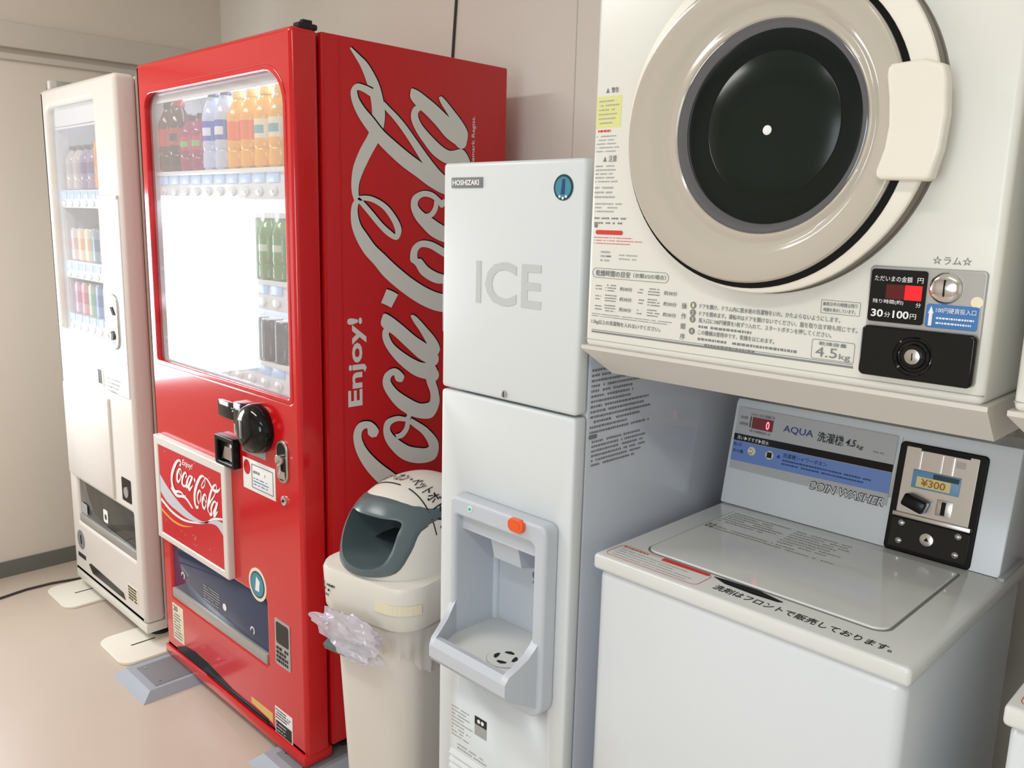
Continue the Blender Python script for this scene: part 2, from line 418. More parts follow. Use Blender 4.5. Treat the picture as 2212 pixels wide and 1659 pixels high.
# bill reader, coin mouth, lever
b = MB().box(-2.137, -2.026, 1.046, 1.056, 0.890, 0.934, 0.002)
bd = b.build('amount_display', 'blackg', red)
MB().lines(-2.06, -2.035, 0.912, 0.926, 2, front(1.0458), 0, 3).build('printed_text', 'paper', bd)
b = MB().box(-2.028, -1.945, 1.032, 1.060, 0.878, 0.948, 0.006)
b.lathe([(0.064, 0.0), (0.064, 0.018), (0.058, 0.032), (0.046, 0.041), (0.030, 0.046), (0.0, 0.047)], 40, lambda u, v, w: front(1.053)(-1.927+(u+1.927)*1.08, v, w), 0, (-1.927, 0.893))
cm = b.build('coin_mouth', 'blackg', red)
MB().prism([(-2.02, 0.862), (-1.958, 0.875), (-1.966, 0.905), (-2.02, 0.890)], 0.015, 0.0225, front(1.053)).box(-1.938, -1.932, 1.002, 1.010, 0.872, 0.918, 0.001).build('coin_slot', 'panelgrey', cm)
MB().lines(-2.01, -1.965, 0.927, 0.936, 1, front(1.0318), 0, 4).build('printed_text', 'paper', cm)
b = MB().shape([rrect(-2.139, -2.033, 0.760, 0.842, 0.008), rrect(-2.124, -2.045, 0.772, 0.828, 0.004)], -0.002, 0.020, front(1.053), 0.003)
bs = b.build('bill_slot', 'black', red)
MB().box(-2.124, -2.045, 1.052, 1.056, 0.772, 0.828).prism([(-2.118, 0.777), (-2.051, 0.777), (-2.066, 0.812), (-2.100, 0.812)], 0.0, 0.010, front(1.053)).build('bill_mouth', 'steel', bs)
lp = MB().box(-2.022, -1.900, 1.0515, 1.0535, 0.814, 0.843, 0.0006).build('name_plate', 'panelgrey', red)
MB().lines(-2.01, -1.915, 0.820, 0.830, 1, front(1.0513), 0, 5, 0.5).cyl(-1.966, 0.836, 0.004, 0, 0.001, front(1.0515)).build('printed_text', 'ink', lp)
st = MB().box(-2.020, -1.857, 1.0520, 1.0532, 0.716, 0.800, 0.0003).build('instruction_sticker', 'paper', red)
MB().cyl(-1.998, 0.776, 0.020, 0.0, 0.0005, front(1.0519), 0, 24, 0, 0.85).build('round_mark', 'redpost', st)
MB().shape([rrect(-1.974, -1.866, 0.726, 0.790, 0.002), rrect(-1.972, -1.868, 0.728, 0.788, 0.002)], 0.0002, 0.0008, front(1.0519)).lines(-1.966, -1.90, 0.765, 0.775, 1, front(1.0519), 0, 8, 0.8).lines(-1.966, -1.885, 0.733, 0.757, 3, front(1.0519), 1, 9, 0.4).build('printed_text', ['gink', 'labelblue'], st)
b = MB().shape([rrect(-1.842, -1.791, 0.775, 0.884, 0.024)], -0.002, 0.006, front(1.053), 0.003)
lv = b.build('return_lever', 'steel', red)
MB().shape([rrect(-1.836, -1.797, 0.782, 0.877, 0.019)], 0.004, 0.0066, front(1.053)).build('lever_recess', 'black', lv)
MB().cyl(-1.8165, 0.835, 0.014, 0.006, 0.017, front(1.053), 0, 20, 0.002).box(-1.8225, -1.8105, 1.038, 1.047, 0.800, 0.845, 0.002).box(-1.834, -1.799, 1.0455, 1.0465, 0.786, 0.806).build('lever_handle', 'chrome', lv)
MB().cyl(-1.813, 0.730, 0.012, 0.0, 0.006, front(1.053), 0, 20, 0.001).cyl(-1.813, 0.730, 0.004, 0.006, 0.0066, front(1.053), 1, 12).build('door_lock', ['chrome', 'black'], red)
# framed poster with script logo
YP = 1.035
fr_ = MB().shape([rrect(-2.541, -2.087, 0.434, 0.761, 0.004), rrect(-2.513, -2.112, 0.455, 0.733, 0.001)], -0.020, 0.002, front(YP), 0.004)
pf = fr_.build('poster_frame', 'white', red)
MB().box(-2.514, -2.111, 1.036, 1.052, 0.454, 0.734).build('poster_sheet', 'redpost', pf)
b = MB()
# rows are (z0,y0 -> used as u,v) edge pairs of the side logo
LOGO = [[1805,1207,1806,1208,1786,1223,1792,1231,1765,1239,1775,1256,1728,1257,1739,1284,1694,1266,1703,1298,1666,1269,1670,1304,1641,1266,1639,1300,1615,1256,1607,1287,1580,1233,1571,1263,1540,1214,1534,1241,1506,1208,1505,1228,1480,1209,1481,1225,1460,1216,1463,1227],[1459,1225,1464,1218,1463,1229,1471,1228,1462,1262,1471,1265,1445,1299,1453,1308,1417,1325,1423,1339,1393,1337,1395,1354,1382,1335,1371,1342,1388,1324,1379,1315,1408,1296,1401,1286,1438,1264,1431,1255,1459,1240,1453,1232,1469,1227,1464,1220],[1466,1222,1461,1231,1454,1210,1451,1223,1430,1205,1431,1222,1399,1208,1405,1230,1367,1222,1380,1250,1336,1244,1354,1273,1311,1271,1333,1300,1277,1305,1304,1337,1237,1361,1268,1391,1203,1422,1240,1446,1182,1484,1225,1494,1179,1553,1222,1539,1205,1604,1228,1572,1246,1620,1246,1587,1289,1593,1283,1569],[1332,1525,1318,1513,1350,1487,1336,1476,1363,1452,1349,1447,1365,1416,1352,1421,1348,1390,1342,1407,1318,1385,1322,1406,1306,1401,1319,1419,1279,1424,1297,1443,1257,1475,1280,1481,1264,1526,1280,1511,1297,1557,1308,1536],[1721,1268,1707,1259,1726,1247,1714,1241,1727,1224,1716,1227,1712,1209,1712,1223,1689,1211,1695,1228,1663,1224,1675,1245,1637,1245,1654,1270,1609,1274,1628,1299,1580,1312,1604,1337,1551,1357,1578,1383,1527,1404,1555,1430,1504,1449,1533,1474,1487,1501,1517,1513,1494,1545,1513,1534,1517,1570,1526,1556],[1692,1295,1696,1302,1678,1308,1685,1317,1660,1331,1668,1342,1638,1355,1647,1368,1604,1387,1613,1403,1568,1418,1579,1438,1533,1450,1548,1473,1510,1483,1527,1504],[1736,1386,1737,1388,1716,1384,1732,1408,1698,1403,1722,1430,1681,1432,1707,1461,1658,1466,1685,1499,1631,1500,1662,1538,1615,1534,1643,1565],[1702,1411,1692,1421,1690,1392,1685,1408,1668,1386,1672,1406,1643,1398,1653,1418,1615,1423,1631,1445,1583,1460,1606,1484,1565,1506,1596,1515,1570,1538,1602,1558,1559,1554,1568,1586,1536,1553,1536,1582],[1726,1475,1729,1481,1711,1484,1719,1497,1689,1505,1699,1522,1662,1527,1674,1552,1641,1540,1648,1573,1625,1534,1623,1570],[1464,1493,1456,1481,1477,1475,1469,1467,1489,1451,1478,1446,1490,1420,1479,1424,1476,1392,1469,1408,1452,1386,1455,1406,1426,1398,1440,1421,1402,1423,1425,1450,1378,1457,1409,1482,1364,1508,1399,1509,1383,1556,1401,1527,1422,1567,1419,1539,1453,1539,1442,1523,1471,1498,1460,1489],[1472,1463,1471,1474,1453,1460,1450,1472,1438,1448,1430,1457,1433,1431,1424,1435],[1215,1291,1246,1307,1209,1307,1240,1325,1201,1323,1231,1343],[1185,1298,1186,1301,1158,1292,1176,1321,1130,1331,1152,1356,1096,1372,1119,1400,1062,1414,1091,1446,1042,1450,1065,1475],[1153,1317,1140,1324,1147,1299,1138,1314,1125,1296,1128,1314,1095,1311,1104,1329,1056,1347,1075,1368,1020,1396,1050,1415,1003,1441,1040,1460,1000,1456,1019,1477],[1176,1385,1178,1390,1160,1395,1167,1407,1133,1417,1142,1434,1098,1441,1108,1468,1083,1449,1079,1483,1072,1439,1057,1466],[1005,1355,1006,1346,1021,1361,1013,1337,1042,1333,1027,1330,1032,1303,1022,1319,1005,1296,1008,1319,971,1315,984,1339,936,1348,961,1372,907,1397,940,1410,896,1456,936,1436,930,1482,941,1452,964,1479,964,1453,992,1469,990,1442,1012,1465,1011,1436],[927,1369,925,1384,908,1373,898,1381,915,1340,904,1342,909,1306,897,1319,881,1297,880,1317,844,1312,857,1336,799,1357,828,1377,776,1416,815,1417,779,1470,812,1440,821,1480,820,1449,863,1445,853,1428,890,1406,880,1396,907,1378,899,1371],[906,1370,904,1382,883,1366,877,1378,869,1351,858,1360,867,1334,856,1338],[872,1272,872,1261,888,1279,883,1249,912,1256,899,1246,915,1223,899,1234,895,1206,888,1226,866,1206,867,1229,829,1219,838,1246,784,1248,803,1279,740,1289,768,1321,694,1343,728,1373,652,1408,695,1426,630,1483,677,1476,638,1560,679,1527,681,1608,704,1567,740,1614,744,1581,810,1587,811,1560,882,1573,885,1551,947,1585,949,1569,999,1562,999,1557]]
LOGO = [[row[i:i+4] for i in range(0, len(row), 4)] for row in LOGO]
LOGO = [[[v/1000 for v in r] for r in row] for row in LOGO]
PU0, PU1, PV0, PV1 = -2.432, -2.118, 0.600, 0.716
def to_poster(r):
    q = []
    for i in (0, 2):
        u = (r[i]-0.63)/(1.806-0.63); v = 1-(r[i+1]-1.205)/0.415
        q += [PU0+u*(PU1-PU0), PV0+v*(PV1-PV0)-0.030*u+0.008]
    return q
for row in LOGO:
    b.ribbon([to_poster(r) for r in row], front(YP+0.001), 0.0006+0.00004*LOGO.index(row), 0, sub=4)
b.ribbon([[-2.436, 0.612, -2.430, 0.622], [-2.40, 0.596, -2.39, 0.606], [-2.345, 0.604, -2.34, 0.612], [-2.30, 0.585, -2.292, 0.588]], front(YP+0.001), 0.0006)
b.build('script_logo', 'paper', pf)
MB().text('Enjoy!', -2.352, -2.284, 0.700, 0.722, front(YP+0.001), shear=0.25, bold=0.01).build('printed_text', 'paper', pf)
b = MB()
b.ribbon([[-2.511, 0.640, -2.511, 0.585], [-2.47, 0.616, -2.47, 0.563], [-2.41, 0.590, -2.41, 0.552], [-2.33, 0.568, -2.33, 0.546], [-2.25, 0.562, -2.25, 0.555], [-2.20, 0.574, -2.20, 0.568], [-2.15, 0.590, -2.15, 0.574], [-2.114, 0.592, -2.114, 0.556]], front(YP+0.001), 0.0003, 0)
b.ribbon([[-2.511, 0.566, -2.511, 0.556], [-2.44, 0.544, -2.44, 0.535], [-2.36, 0.538, -2.36, 0.531], [-2.28, 0.550, -2.28, 0.545], [-2.22, 0.566, -2.22, 0.562], [-2.17, 0.592, -2.17, 0.585], [-2.114, 0.606, -2.114, 0.600]], front(YP+0.001), 0.0003, 1)
b.ribbon([[-2.511, 0.532, -2.511, 0.524], [-2.44, 0.516, -2.44, 0.509], [-2.37, 0.516, -2.37, 0.511], [-2.30, 0.531, -2.30, 0.530]], front(YP+0.001), 0.0003, 2)
for q in range(14):
    b.cyl(-2.50+random.random()*0.37, random.choice((0.47, 0.49, 0.70, 0.72, 0.50))+random.random()*0.012, 0.0016, 0.0002, 0.0008, front(YP+0.001), 0, 8)
b.build('wave_graphic', ['wavegrey', 'paper', 'amber'], pf)
# delivery flap
tr = MB().box(-2.503, -1.924, 1.20, 1.21, 0.242, 0.424).box(-2.509, -2.503, 1.085, 1.21, 0.24, 0.426).box(-1.924, -1.918, 1.085, 1.21, 0.24, 0.426).box(-2.503, -1.924, 1.085, 1.20, 0.236, 0.242).box(-2.503, -1.924, 1.085, 1.20, 0.424, 0.430).build('delivery_chute', 'rubber', red)
fl = MB().box(-2.502, -1.925, 1.060, 1.064, 0.272, 0.423, 0.001).build('delivery_flap', FLAP, red)
MB().box(-2.502, -1.925, 1.050, 1.070, 0.242, 0.272, 0.004).build('flap_ledge', 'panelgrey', red)
MB().lines(-2.302, -2.19, 0.298, 0.348, 6, front(1.0595), 0, 12, 0.5, 0.08, 0.25).cyl(-2.172, 0.318, 0.011, 0.0003, 0.0007, front(1.0595), 1, 18).build('printed_text', ['pink', 'paper'], fl)
for hx, hz in ((-2.438, 0.328), (-2.013, 0.306)):
    MB().lathe([(0.0075, 0.0003), (0.0115, 0.0003), (0.0115, 0.0009), (0.0075, 0.0009)], 20, front(1.0595), 0, (hx, hz), PI*1.4, -1.0).build('arrow_mark', 'paper', fl)
bg = MB().cyl(-1.964, 0.458, 0.046, 0.0, 0.001, front(1.053), 0, 40).cyl(-1.964, 0.458, 0.037, 0.001, 0.0016, front(1.053), 1, 40).cyl(-1.964, 0.458, 0.033, 0.0016, 0.002, front(1.053), 2, 40).build('round_badge', ['stickeryel', 'tealdark', 'teal'], red)
MB().prism([(-1.975, 0.440), (-1.955, 0.440), (-1.950, 0.470), (-1.968, 0.480)], 0.002, 0.0023, front(1.053)).build('badge_mark', 'paper', bg)
b = MB().shape([rrect(-1.880, -1.806, 0.268, 0.396, 0.004), rrect(-1.874, -1.812, 0.328, 0.389, 0.008)], -0.001, 0.0015, front(1.053))
cr = b.build('coin_return', 'panelgrey', red)
MB().box(-1.874, -1.812, 1.0525, 1.054, 0.328, 0.389).build('coin_cup', 'blackg', cr)
MB().lines(-1.874, -1.812, 0.274, 0.322, 4, front(1.0512), 0, 21, 0.75, 0.05, 0.1).build('printed_text', 'ink', cr)
nt = MB().box(-2.512, -2.437, 1.0522, 1.0532, 0.098, 0.218).build('notice_sticker', 'stickeryel', red)
MB().lines(-2.505, -2.442, 0.104, 0.19, 9, front(1.0521), 0, 22, 0.45).text('20', -2.505, -2.475, 0.195, 0.213, front(1.0521), bold=0.02).build('printed_text', 'gink', nt)
rp = MB().box(-1.892, -1.806, 1.0522, 1.0532, 0.060, 0.139).build('rating_plate', 'paper', red)
MB().lines(-1.888, -1.810, 0.105, 0.136, 4, front(1.0521), 0, 23, 0.5).box(-1.888, -1.810, 1.0516, 1.0521, 0.064, 0.100).lines(-1.884, -1.82, 0.067, 0.097, 3, front(1.0515), 1, 24, 0.3).build('printed_text', ['ink', 'paper'], rp)
MB().prism([(-2.020, 0.108), (-1.905, 0.108), (-1.905, 0.081), (-2.020, 0.090)], -0.0002, 0.0008, front(1.053)).build('tape_strip', 'tape', red)
# bottom grille and kick rail
b = MB().prism([(-2.49, 0.074), (-2.43, 0.098), (-2.36, 0.107), (-2.28, 0.104), (-2.20, 0.092), (-2.13, 0.082), (-1.92, 0.076), (-1.89, 0.068), (-2.49, 0.062)], -0.001, 0.0012, front(1.053))
b.box(-2.30, -1.93, 1.049, 1.052, 0.069, 0.072).box(-2.30, -1.93, 1.049, 1.052, 0.078, 0.0805)
b.build('vent_grille', 'black', red)
MB().box(X0, X1, 1.045, 1.130, 0.030, 0.062, 0.006).build('kick_rail', 'red', red)
for fx, fy in ((-2.50, 1.13), (-1.80, 1.13), (-2.50, 1.66), (-1.80, 1.66)):
    fz = 0.0242 if fy < 1.3 else 0.0
    MB().cyl(fx, fy, 0.018, fz, 0.062, top(0)).cyl(fx, fy, 0.030, fz, fz+0.012, top(0)).build('foot', 'rubber', red)
# side script logo: dark edge under silver strokes
b = MB()
for k, row in enumerate(LOGO):
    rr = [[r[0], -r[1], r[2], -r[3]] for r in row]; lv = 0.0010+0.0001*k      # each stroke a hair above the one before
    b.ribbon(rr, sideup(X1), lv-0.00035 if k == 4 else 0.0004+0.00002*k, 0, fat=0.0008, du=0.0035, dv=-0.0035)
    b.ribbon(rr, sideup(X1), lv, 1, fat=0.0015)
    for e, dw in ((rr[0], 0.00033), (rr[-1], 0.00036)):
        rad = 0.5*math.hypot(e[0]-e[2], e[1]-e[3])
        if rad > 0.006 and k != 11: b.cyl((e[0]+e[2])/2, (e[1]+e[3])/2, rad+0.001, 0.0006, lv+dw, sideup(X1), 1, 24)
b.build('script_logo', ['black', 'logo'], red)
b = MB().text('Enjoy!', 0.960, 1.181, -1.2465, -1.190, sideup(X1), w=0.0008, bold=0.028)
b.build('printed_text', 'logo', red)
MB().text('Trademark Regist.', 1.535, 1.692, -1.604, -1.590, sideup(X1), w=0.0008, bold=0.01).build('trademark_text', 'logo', red)

# ================================================================ white vending machine
A0, A1 = -3.331, -2.688
wvm = thing('vending_machine', (-3.01, 1.37, 0), 'cream white drinks vending machine with three rows of samples behind its left pane', 'vending machine', 'vending machines')
cab = MB().box(A0, A1, 1.108, 1.70, 0.055, 1.8214, 0.004).build('cabinet', 'cream', wvm)
cut(cab, MB().box(-3.302, -2.858, 1.0, 1.20, 0.99, 1.770))
win = rrect(-3.296, -2.864, 1.003, 1.764, (0.03, 0.006, 0.006, 0.006))
hole = rrect(-3.253, -2.742, 0.288, 0.450, 0.004)
wdoor = MB().shape([rrect(A0, A1, 0.082, 1.8225, (0.004, 0.016, 0.004, 0.004)), win, hole], -0.067, 0.0, front(1.035), 0.014, res=4).build('door', 'white', wvm)
b = MB()
b.box(-3.302, -3.296, 1.06, 1.198, 0.992, 1.768); b.box(-2.864, -2.858, 1.06, 1.198, 0.992, 1.768)
b.box(-3.296, -2.864, 1.190, 1.198, 0.992, 1.768); b.box(-3.296, -2.864, 1.065, 1.190, 0.990, 1.002); b.box(-3.296, -2.864, 1.065, 1.190, 1.764, 1.770)
wcase = b.build('showcase', 'inner', wvm)
MB().tube([(-3.26, 1.085, 1.745), (-2.90, 1.085, 1.745)], 0.009, 12).build('lamp_tube', 'tubew', wcase)
MB().box(-3.295, -2.865, 1.054, 1.058, 1.004, 1.763).build('window_pane', GLASSW, wdoor)
MB().shape([rrect(-3.295, -2.865, 1.004, 1.763, (0.03, 0.006, 0.006, 0.006)), rrect(-3.292, -2.868, 1.007, 1.760, (0.027, 0.004, 0.004, 0.004))], -0.072, -0.024, front(1.035)).build('window_lining', 'inner', wcase)
MB().box(-3.294, -2.866, 1.062, 1.066, 1.700, 1.762).box(-3.294, -2.866, 1.062, 1.066, 1.690, 1.696).build('header_strip', 'shelf', wcase)
WX = [-3.262+0.0665*i for i in range(6)]
WROWS = [(1.428, 1.488), (1.186, 1.246), (1.005, 1.058)]
for z0, z1 in WROWS:
    sh = MB().box(-3.295, -2.865, 1.074, 1.188, z1-0.010, z1, 0.001).box(-3.295, -2.865, 1.067, 1.076, z0, z1, 0.001).build('shelf', 'shelf', wvm)
    for x in WX:
        MB().box(x-0.026, x+0.026, 1.064, 1.0673, z0+0.030, z0+0.055, 0.0008).build('price_tag', 'tagblue', sh)
        MB().cyl(x, z0+0.014, 0.010, 0, 0.007, front(1.068), 0, 14, 0.003, 1.5).cyl(x+0.004, z0+0.012, 0.0035, 0.0065, 0.0075, front(1.068), 1, 8).build('select_button', ['shelf', 'panelgrey'], sh)
cp = MB().shape([rrect(-2.858, -2.700, 0.84, 1.462, 0.004)], -0.001, 0.004, front(1.035), 0.002).build('control_panel', 'gloss', wvm)
MB().shape([rrect(-2.858, -2.700, 1.455, 1.468, 0.003)], 0.003, 0.008, front(1.035), 0.002).build('panel_ledge', 'white', cp)
for px, pz, r in ((-2.768, 1.370, 0.016), (-2.752, 1.270, 0.020)):
    MB().lathe([(r*0.75, 0.0036), (r, 0.0036), (r, 0.0048), (r*0.75, 0.0048)], 20, front(1.035), 0, (px, pz), PI*1.1, -1.2).build('round_mark', 'panelgrey', cp)
b = MB().shape([rrect(-2.822, -2.742, 0.990, 1.166, 0.036)], 0.002, 0.010, front(1.035), 0.003)
cm = b.build('coin_plate', 'steel', wvm)
MB().shape([rrect(-2.815, -2.749, 1.075, 1.158, 0.028)], 0.009, 0.0104, front(1.035)).prism([(-2.812, 1.10), (-2.765, 1.10), (-2.785, 1.125), (-2.812, 1.118)], 0.010, 0.016, front(1.035), 1).build('coin_mouth', ['blackg', 'panelgrey'], cm)
MB().cyl(-2.782, 1.030, 0.026, 0.009, 0.0104, front(1.035), 0, 24, 0, 0.8).cyl(-2.788, 1.034, 0.014, 0.010, 0.020, front(1.035), 1, 20, 0.003).build('return_lever', ['black', 'chrome'], cm)
MB().box(-2.996, -2.916, 1.0335, 1.0362, 0.846, 0.915, 0.0006).box(-2.960, -2.930, 1.0328, 1.0338, 0.856, 0.902, 0, 2, 1).build('bill_slot', ['white', 'black'], wvm)
MB().lines(-2.895, -2.76, 0.838, 0.892, 4, front(1.0305), 0, 31, 0.35).build('printed_text', 'pink', cp)
fp = MB().box(-3.300, -2.880, 1.026, 1.037, 0.470, 0.812, 0.004).build('front_panel', 'white', wvm)
MB().box(-3.309, -3.303, 1.034, 1.0365, 0.50, 0.806).build('panel_gap', 'ink', wvm)
cc = MB().shape([rrect(-2.818, -2.742, 0.482, 0.562, 0.006)], -0.001, 0.001, front(1.035)).build('coin_return', 'black', wvm)
MB().cyl(-2.78, 0.515, 0.018, 0.001, 0.004, front(1.035), 0, 20).build('coin_cup', 'panelgrey', cc)
MB().box(-3.253, -2.742, 1.17, 1.18, 0.288, 0.450).box(-3.258, -3.253, 1.063, 1.18, 0.286, 0.452).box(-2.742, -2.737, 1.063, 1.18, 0.286, 0.452).box(-3.253, -2.742, 1.063, 1.17, 0.283, 0.288).box(-3.253, -2.742, 1.063, 1.17, 0.450, 0.455).build('delivery_chute', 'panelgrey', wvm)
fl = MB().box(-3.252, -2.743, 1.044, 1.048, 0.318, 0.449, 0.001).build('delivery_flap', FLAPW, wvm)
MB().box(-3.252, -2.743, 1.036, 1.054, 0.289, 0.318, 0.003).build('flap_ledge', 'panelgrey', wvm)
MB().box(-3.244, -3.190, 1.0428, 1.0438, 0.322, 0.362).build('sticker', 'pink', fl)
MB().shape([rrect(-3.030, -2.990, 0.345, 0.392, 0.008), rrect(-3.020, -3.000, 0.355, 0.375, 0.004)], 0.0002, 0.001, front(1.044)).build('arrow_mark', 'paper', fl)
bg = MB().lathe([(0.030, 0.0), (0.037, 0.0), (0.037, 0.0008), (0.030, 0.0008)], 32, front(1.035), 0, (-3.252, 0.214)).box(-3.257, -3.247, 1.0342, 1.035, 0.196, 0.232).build('round_badge', 'gink', wvm)
MB().box(-3.29, -3.215, 1.0340, 1.0350, 0.142, 0.158).build('name_plate', 'ink', wvm)
MB().prism([(-3.185, 0.138), (-3.165, 0.146), (-2.865, 0.133), (-2.850, 0.112), (-3.150, 0.112), (-3.165, 0.122)], -0.001, 0.0012, front(1.035)).build('vent_grille', 'black', wvm)
lb = MB().box(-2.822, -2.740, 1.0340, 1.0352, 0.126, 0.184).build('rating_plate', 'stickeryel', wvm)
MB().lines(-2.818, -2.744, 0.129, 0.181, 5, front(1.0339), 0, 33, 0.7, 0.05, 0.1).build('printed_text', 'ink', lb)
MB().box(A0, A1, 1.037, 1.108, 0.045, 0.078, 0.004).build('kick_rail', 'cream', wvm)
MB().box(A1-0.002, A1+0.0008, 1.100, 1.106, 0.08, 1.82).build('side_trim', 'trim', wvm)
for fx, fy in ((-3.26, 1.11), (-2.76, 1.11), (-3.26, 1.64), (-2.76, 1.64)):
    fz = 0.0098 if fy < 1.3 else 0.0
    MB().cyl(fx, fy, 0.016, fz, 0.058, top(0)).cyl(fx, fy, 0.032, fz, 0.020, top(0)).build('foot', 'rubber', wvm)

# small fittings on top of the machines
tag(MB().box(-3.322, -3.215, 1.05, 1.10, 1.8214, 1.846, 0.002).box(-3.285, -3.265, 1.045, 1.10, 1.8214, 1.850, 0.001, 2, 1).build('anchor_bracket', ['panelgrey', 'white'], origin=(-3.27, 1.075, 1.8214)),
    'grey anchor bracket on top of the white vending machine', 'bracket')
tag(MB().box(-2.712, -2.690, 1.12, 1.17, 1.8214, 1.834, 0.003).build('anchor_bracket', 'rubber', origin=(-2.70, 1.145, 1.8214)),
    'small dark fitting on the white vending machine beside the red one', 'bracket')
tag(MB().box(-1.766, -1.742, 1.075, 1.125, 1.829, 1.842, 0.004).box(-1.762, -1.748, 1.09, 1.115, 1.842, 1.850, 0.002).build('anchor_bracket', 'rubber', origin=(-1.754, 1.10, 1.829)),
    'small black clip on top of the red vending machine', 'bracket')

# ================================================================ drinks
CACHE = {}
def dmesh(key, fn):
    if key not in CACHE: CACHE[key] = fn()
    return CACHE[key]
def dm(rgb, rough=0.18):
    k = 'drink_%d_%d_%d' % tuple(rgb)
    if k not in M: M[k] = mat(k, rgb, rough)
    return k
PROTO = {}
def bottle(x, y, z, h, r, liquid, band, cap, label, group, mark=None):
    key = (h, r, tuple(liquid), tuple(band), tuple(cap), mark)
    if key in PROTO:
        o = copy_tree(PROTO[key]); o.location = (x, y, z+0.0006)
    else:
        o = thing('drink_bottle', (0, 0, 0), label, 'bottle', group)
        MB().lathe([(r*0.80, 0), (r*0.97, h*0.03), (r*0.97, h*0.20), (r*0.90, h*0.23), (r*0.97, h*0.27), (r*0.97, h*0.33), (r*0.93, h*0.36), (r*0.93, h*0.60), (r*0.97, h*0.63), (r*0.90, h*0.70), (r*0.60, h*0.82), (r*0.40, h*0.88), (r*0.40, h*0.91)], 20).build('body', dm(liquid, 0.12), o)
        lb = MB().lathe([(r*0.945, h*0.36), (r*0.945, h*0.60)], 20, cap=False).build('bottle_label', dm(band), o)
        if mark:
            MB().lathe([(r*0.952, h*0.42), (r*0.952, h*0.52)], 10, a0=-PI*0.75, ang=PI*0.5, cap=False).build('label_mark', dm(mark), lb)
        MB().lathe([(r*0.46, h*0.905), (r*0.46, h*0.985), (r*0.40, h)], 14).build('cap', dm(cap), o)
        o.location = (x, y, z+0.0006); PROTO[key] = o
    return tag(o, label, 'bottle', group)
def can(x, y, z, h, r, body, band, label, group):
    key = ('can', h, r, tuple(body), tuple(band))
    if key in PROTO:
        o = copy_tree(PROTO[key]); o.location = (x, y, z+0.0006)
    else:
        o = thing('drink_can', (0, 0, 0), label, 'can', group)
        MB().lathe([(r*0.82, 0), (r, h*0.05), (r, h*0.92), (r*0.84, h*0.985)], 20).build('body', dm(body), o)
        MB().lathe([(r*1.004, h*0.34), (r*1.004, h*0.70)], 20, cap=False).build('can_label', dm(band), o)
        MB().lathe([(r*0.84, h*0.985), (r*0.84, h), (r*0.76, h), (r*0.74, h*0.985), (0, h*0.985)], 20).build('lid', 'panelgrey', o)
        o.location = (x, y, z+0.0006); PROTO[key] = o
    return tag(o, label, 'can', group)
ORD = ['leftmost', 'second', 'third', 'fourth', 'fifth', 'sixth', 'seventh', 'eighth', 'ninth', 'tenth']
def nth(i, n): return 'leftmost' if i == 0 else 'rightmost' if i == n-1 else ORD[i]+' from the left'
G1, G2, G3 = 'bottles on the red machine top shelf', 'bottles on the red machine middle shelf', 'drinks on the red machine bottom shelf'
T1 = [((84, 34, 24), (190, 40, 40), (30, 30, 34), 'brown cola', None, 0.195), ((58, 32, 30), (178, 60, 52), (176, 30, 36), 'dark cola', (40, 40, 44), 0.195),
      ((150, 26, 92), (196, 40, 90), (70, 50, 60), 'purple grape', (110, 190, 120), 0.150), ((150, 26, 92), (196, 40, 90), (70, 50, 60), 'purple grape', (110, 190, 120), 0.150),
      ((196, 206, 232), (60, 92, 190), (44, 66, 110), 'blue labelled water', (230, 236, 250), 0.205), ((196, 206, 232), (60, 92, 190), (44, 66, 110), 'blue labelled water', (230, 236, 250), 0.205),
      ((240, 176, 70), (238, 110, 50), (240, 200, 120), 'orange soda', None, 0.190), ((240, 176, 70), (238, 110, 50), (240, 200, 120), 'orange soda', None, 0.190),
      ((242, 178, 66), (240, 226, 200), (244, 206, 120), 'amber juice', (110, 170, 190), 0.190), ((242, 178, 66), (240, 226, 200), (244, 206, 120), 'amber juice', (110, 170, 190), 0.190)]
for i, (a, bd_, c, nm, mk, h) in enumerate(T1):
    bottle(RX[i], 1.1085, 1.535, h, 0.0325, a, bd_, c, '%s bottle, %s on the red machine top shelf' % (nm, nth(i, 10)), G1, mk)
T2 = [((190, 196, 200), (200, 204, 210), (220, 220, 220), 'pale clear')]*4+[((196, 190, 160), (210, 200, 170), (230, 230, 220), 'pale tea')]*2+[((104, 142, 84), (86, 150, 76), (230, 230, 226), 'green tea')]*4
for i, (a, bd_, c, nm) in enumerate(T2):
    bottle(RX[i], 1.1085, 1.265, 0.165, 0.031, a, bd_, c, '%s bottle, %s on the red machine middle shelf' % (nm, nth(i, 10)), G2, (200, 214, 190) if i > 5 else None)
T3 = [((214, 208, 200), (190, 60, 60), 'white'), ((214, 208, 200), (60, 110, 170), 'white'), ((200, 190, 170), (110, 80, 50), 'beige')]+[((200, 196, 196), (170, 60, 66), 'silver')]*2+[((90, 96, 110), (50, 56, 74), 'dark grey')]*2+[((48, 52, 66), (70, 72, 84), 'black coffee')]*3
for i, (a, bd_, nm) in enumerate(T3):
    can(RX[i], 1.1085, 1.060, 0.105, 0.030, a, bd_, '%s can, %s on the red machine bottom shelf' % (nm, nth(i, 10)), G3)
H1, H2, H3 = 'bottles on the white machine top shelf', 'cans on the white machine middle shelf', 'cans on the white machine bottom shelf'
U1 = [((206, 200, 200), (190, 186, 190), (120, 116, 124), 'pale'), ((206, 200, 200), (190, 186, 190), (120, 116, 124), 'pale'), ((160, 150, 176), (120, 112, 150), (110, 106, 118), 'violet'),
      ((160, 150, 176), (120, 112, 150), (110, 106, 118), 'violet'), ((224, 176, 116), (226, 160, 96), (60, 56, 62), 'orange'), ((224, 176, 116), (226, 160, 96), (60, 56, 62), 'orange')]
